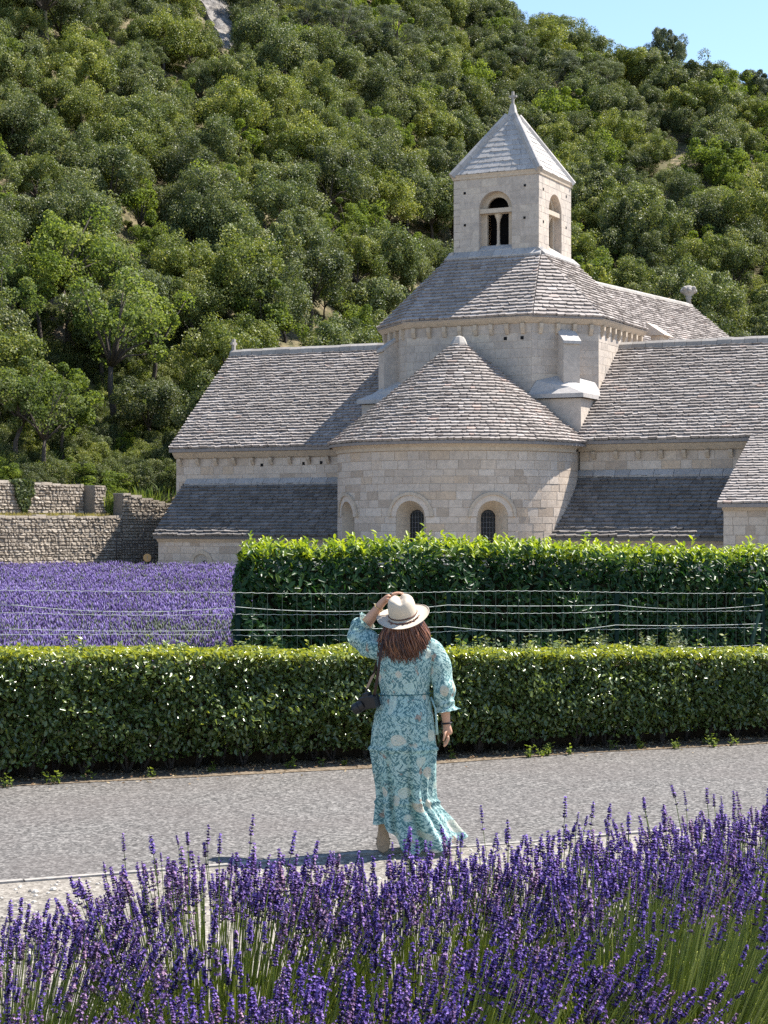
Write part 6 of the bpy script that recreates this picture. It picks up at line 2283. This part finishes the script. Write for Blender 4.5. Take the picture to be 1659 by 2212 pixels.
# hair: many locks over a dark inner mass
m, nt, b, out = new_mat('hair')
h_c = ramp(nt, tint_n(nt), [(0, (0.035, 0.014, 0.008)), (.5, (0.15, 0.055, 0.026)), (1, (0.42, 0.19, 0.09))])
nt.links.new(h_c, b.inputs['Base Color']); b.inputs['Roughness'].default_value = .38; b.inputs['Specular IOR Level'].default_value = .5
M['hair'] = m
hm = MB()
hm.lathe([(.02, 1.635), (.078, 1.60), (.102, 1.55), (.112, 1.49), (.125, 1.43), (.138, 1.36), (.12, 1.30), (.06, 1.285)], (0, 0, 0), 20, .15, Matrix.Translation((-.004, -.012, 0)) @ Matrix.Diagonal((1.05, .72, 1, 1)))
hm.v = [(x, y, min(z, 1.545 + .36 * y + .185 * x)) for x, y, z in hm.v]
rs = random.Random(21)
for k in range(560):
    a = rs.uniform(PI * .93, PI * 2.07)
    c_, s_ = math.cos(a), math.sin(a)
    r0 = rs.uniform(.088, .104)
    x0, y0 = -.018 + c_ * r0, .0 + s_ * r0 * .95
    ln = 1.262 + .03 * abs(c_) ** 2 * rs.random() + rs.uniform(-.018, .03) + (.02 if c_ > .5 else 0)
    out_ = rs.uniform(.98, 1.12)
    wv_ = rs.uniform(.006, .02); pz = rs.uniform(0, 6.28); fq = rs.uniform(26, 40)
    pts = []
    zt_ = 1.552 + .36 * y0 + .185 * x0
    for q in range(12):
        f = q / 11
        z = zt_ + (ln - zt_) * f
        wd = 1 + .62 * math.sin(min(1, f * 1.15) * PI * .55) * out_ - .10 * max(0, f - .75)
        pts.append((x0 * 1 + (c_ * r0 * (wd - 1)) * 1.05 + wv_ * math.sin(z * fq + pz) * (f + .2), y0 + s_ * r0 * .36 * (wd - 1) - .012 * f + wv_ * math.cos(z * fq + pz) * .6, z))
    rr = rs.uniform(.0028, .0052)
    hm.tube(pts, [rr * (1 - .75 * (q / 11) ** 3) for q in range(12)], 4, min(1, max(0, rs.gauss(.42, .24))), False, True)
hair = hm.build('hair', M['hair'], woman, local=True)

# straw hat, tipped back and down to the left
m, nt, b, out = new_mat('straw')
tc = nt.nodes.new('ShaderNodeTexCoord')
w1 = nt.nodes.new('ShaderNodeTexWave'); w1.inputs['Scale'].default_value = 60; w1.inputs['Distortion'].default_value = 1.5; nt.links.new(tc.outputs['Object'], w1.inputs[0])
n1 = noise_n(nt, tc.outputs['Object'], 70, 4)
col = mixc(nt, math_n(nt, 'MULTIPLY', w1.outputs['Fac'], .35), (0.56, 0.47, 0.36), (0.38, 0.29, 0.20))
col = mixc(nt, math_n(nt, 'MULTIPLY', n1, .4), col, (0.64, 0.56, 0.45))
nt.links.new(col, b.inputs['Base Color']); b.inputs['Roughness'].default_value = .7
bump(nt, b, w1.outputs['Fac'], .4, .002)
M['straw'] = m
hat_o = thing('straw_hat', 'cream straw fedora with a thin brown band on the head of the walking woman', 'hat', (WX - .024, WY + .030, 1.562))
hat_o.rotation_euler = Euler((R(20), R(-10.5), 0), 'XYZ')
nh = 64
prof = [(.100, .012), (.101, .035), (.099, .06), (.095, .085), (.088, .108), (.075, .124), (.055, .130), (.03, .126), (.004, .120)]
vs = []; fs = []
brim = [(.186, -.010), (.190, -.0125), (.184, -.0145), (.150, -.008), (.115, -.002), (.102, .002)]
rings = brim + prof
for r, z in rings:
    for k in range(nh):
        a = 2 * PI * k / nh
        c_, s_ = math.cos(a), math.sin(a)
        rx, ry = r * .93, r * 1.05
        x, y = rx * c_, ry * s_
        zz = z
        if r > .11: zz += .020 * (r - .11) / .08 * c_ * c_ * 1.0 + .010 * (r - .11) / .08 * (1 if s_ < 0 else -1) * s_ * s_ * 0
        if z > .09:
            f = (z - .09) / .04
            zz -= .026 * f * math.exp(-(x / .022) ** 2) * (1 if y > -.06 else .5)           # the crease along the crown
            if y > .02: x *= 1 - .22 * f * min(1, (y - .02) / .05)                            # pinched front
        vs.append((x, y, zz))
for i in range(len(rings) - 1):
    for k in range(nh):
        k2 = (k + 1) % nh
        fs.append((i * nh + k, i * nh + k2, (i + 1) * nh + k2, (i + 1) * nh + k))
fs.append(tuple(range((len(rings) - 1) * nh, len(rings) * nh)))
# underside of the brim
b0 = len(vs)
for r, z in ((.186, -.012), (.102, -.003)):
    for k in range(nh):
        a = 2 * PI * k / nh; c_ = math.cos(a)
        vs.append((r * .93 * c_, r * 1.05 * math.sin(a), z - .003 + (.020 * (r - .11) / .08 * c_ * c_ if r > .11 else 0)))
for k in range(nh):
    k2 = (k + 1) % nh
    fs.append((b0 + k2, b0 + k, b0 + nh + k, b0 + nh + k2)); fs.append((k2, k, b0 + k, b0 + k2))
hmesh = MB(); hmesh.add(vs, fs, .5, True)
hmesh.build('crown_and_brim', M['straw'], hat_o, local=True)
bm_ = MB()
bm_.tube([(.1018 * .93 * math.cos(a), .1018 * 1.05 * math.sin(a), .012) for a in np.linspace(0, 2 * PI, 48)], .0048, 6)
bm_.build('band', plain_mat('band', (.10, .045, .03), .7, .3), hat_o, local=True)

# bracelets
bm_ = MB(); bm_.tube([(wr_r.x + .0305 * math.cos(a), wr_r.y + .0305 * math.sin(a), wr_r.z + .012 + .003 * math.cos(a)) for a in np.linspace(0, 2 * PI, 24)], .0055, 6)
tag(bm_.build('bracelet', plain_mat('bracelet', (.015, .013, .02), .6, .3), woman, local=True), None)
bm_ = MB()
wl = el_l.lerp(wr_l, .86); dl = (wr_l - el_l).normalized(); pa = dl.cross(Vector((0, 1, 0))).normalized(); pb_ = dl.cross(pa)
bm_.tube([wl + (pa * math.cos(a) + pb_ * math.sin(a)) * .0315 for a in np.linspace(0, 2 * PI, 24)], .0022, 5)
bm_.build('bracelet', plain_mat('gold', (.7, .5, .2), .3, .5, .8), woman, local=True)

# sandals: thick tan soles, straps
M['sole'] = plain_mat('sole', (.46, .31, .19), .8, .2, 0, 60, .18)
M['strap'] = plain_mat('strap_leather', (.035, .02, .016), .6, .3)


def sandal(toe, heel, nrm, label=None):
    """sole from toe to heel; nrm points out of the sole's underside"""
    toe, heel = Vector(toe), Vector(heel); nrm = Vector(nrm)
    d = (heel - toe); L = d.length; d.normalize(); nrm = (nrm - d * nrm.dot(d)).normalized(); sd_ = d.cross(nrm)
    prof = [(-.02, .0), (.02, .026), (.10, .040), (.24, .046), (.40, .042), (.55, .034), (.72, .032), (.88, .033), (.97, .022), (1.01, 0)]
    out_ = [(f, w_) for f, w_ in prof] + [(f, -w_) for f, w_ in prof[-2:0:-1]]
    n = len(out_)
    root = link('sandal', None, None, woman) if False else None
    mb = MB()
    top = [toe + d * L * f + sd_ * w_ for f, w_ in out_]
    mb.add(top + [p + nrm * .024 for p in top] + [p * .0 + (toe + d * L * f + sd_ * w_ * .9) + nrm * .030 for p, (f, w_) in zip(top, out_)],
           [tuple(range(n))] + [(k, (k + 1) % n, n + (k + 1) % n, n + k) for k in range(n)] + [(n + k, n + (k + 1) % n, 2 * n + (k + 1) % n, 2 * n + k) for k in range(n)] + [tuple(range(2 * n, 3 * n))], .5)
    o = mb.build('sandal', M['sole'], woman, local=True)
    mb = MB()
    for f, hgt in ((.22, .038), (.36, .05)):
        c0 = toe + d * L * f
        mb.tube([c0 + sd_ * .043, c0 + sd_ * .046 - nrm * hgt * .6, c0 - nrm * hgt, c0 - sd_ * .046 - nrm * hgt * .6, c0 - sd_ * .043], .006, 5)
    c0 = toe + d * L * .92
    mb.tube([c0 + sd_ * .032, c0 + sd_ * .044 - nrm * .07 - d * .03, c0 - nrm * .085 + d * .035, c0 - sd_ * .044 - nrm * .07 - d * .03, c0 - sd_ * .032], .005, 5)
    mb.build('strap', M['strap'], o, local=True)


sandal((-.156, -.030, .012), (-.156, .006, .243), (0, -1, -.15))
sandal((.02, .275, .031), (.026, .045, .031), (0, 0, -1))

# camera hanging behind the left hip
M['black'] = plain_mat('camera_black', (.012, .012, .014), .45, .4)
cp = Vector((WX - .245, WY - .075, 1.000))
camo = thing('camera', 'black camera with a lens and strap hanging at the left hip of the walking woman', 'camera', cp)
camo.rotation_euler = (0, 0, 0)
def rbox(mb, c, sx, sy, sz, Mr, bev=.006):
    lo = [(-1, -1), (1, -1), (1, 1), (-1, 1)]
    c = Vector(c); vs = []
    for z, k in ((-sz, 1 - bev / sx), (-sz + bev, 1), (sz - bev, 1), (sz, 1 - bev / sx)):
        for x, y in lo: vs.append(c + Mr @ Vector((x * sx * k, y * sy * k, z)))
    fs = [(0, 3, 2, 1), (12, 13, 14, 15)] + [(r * 4 + i, r * 4 + (i + 1) % 4, r * 4 + 4 + (i + 1) % 4, r * 4 + 4 + i) for r in range(3) for i in range(4)]
    mb.add(vs, fs, .5)
Mr = Euler((R(8), R(-12), R(-35))).to_matrix()
mb = MB(); rbox(mb, (0, 0, 0), .062, .030, .042, Mr); rbox(mb, Mr @ Vector((.052, -.022, -.004)), .018, .018, .040, Mr); rbox(mb, Mr @ Vector((-.004, 0, .050)), .024, .026, .014, Mr)
mb.build('camera_body', M['black'], camo, local=True)
lx = Mr @ Vector((-1, -.25, -.30)); lx.normalize(); q = lx.to_track_quat('Z', 'Y').to_matrix()
mb = MB(); mb.lathe([(.034, .02), (.036, .05), (.033, .055), (.038, .06), (.038, .09), (.034, .094), (.036, .102), (.030, .104)], Mr @ Vector((-.02, -.005, 0)), 20, .5, q, False)
mb.build('lens', M['black'], camo, local=True)
mb = MB(); mb.lathe([(.0285, .1035), (.0285, .1065)], Mr @ Vector((-.02, -.005, 0)), 16, .5, q, False); mb.build('lens_glass', M['glass'], camo, local=True)
def strap(mb, pts, w_, th):
    pts = [Vector(p) for p in pts]
    vs = []
    for i, p in enumerate(pts):
        d = (pts[min(i + 1, len(pts) - 1)] - pts[max(i - 1, 0)]).normalized()
        s_ = d.cross(Vector((0, 1, 0))).normalized(); n = s_.cross(d)
        vs += [p - s_ * w_ - n * th, p + s_ * w_ - n * th, p + s_ * w_ + n * th, p - s_ * w_ + n * th]
    mb.add(vs, [(i * 4 + k, i * 4 + 4 + k, i * 4 + 4 + (k + 1) % 4, i * 4 + (k + 1) % 4) for i in range(len(pts) - 1) for k in range(4)] + [(0, 1, 2, 3)], .5)
lw = lambda x, y, z: Vector((x + .245, y + .075, z - 1.0))
mb = MB()
strap(mb, [lw(-.150, -.03, 1.425), lw(-.158, -.085, 1.40), lw(-.172, -.135, 1.33), lw(-.185, -.158, 1.22), lw(-.200, -.150, 1.12), lw(-.213, -.125, 1.055), lw(-.215, -.10, 1.03)], .009, .0015)
strap(mb, [lw(-.150, -.03, 1.425), lw(-.155, .05, 1.42), lw(-.175, .10, 1.33), lw(-.215, .12, 1.18), lw(-.262, .04, 1.08), lw(-.275, -.04, 1.03)], .008, .0015)
mb.build('strap', M['strap'], camo, local=True)
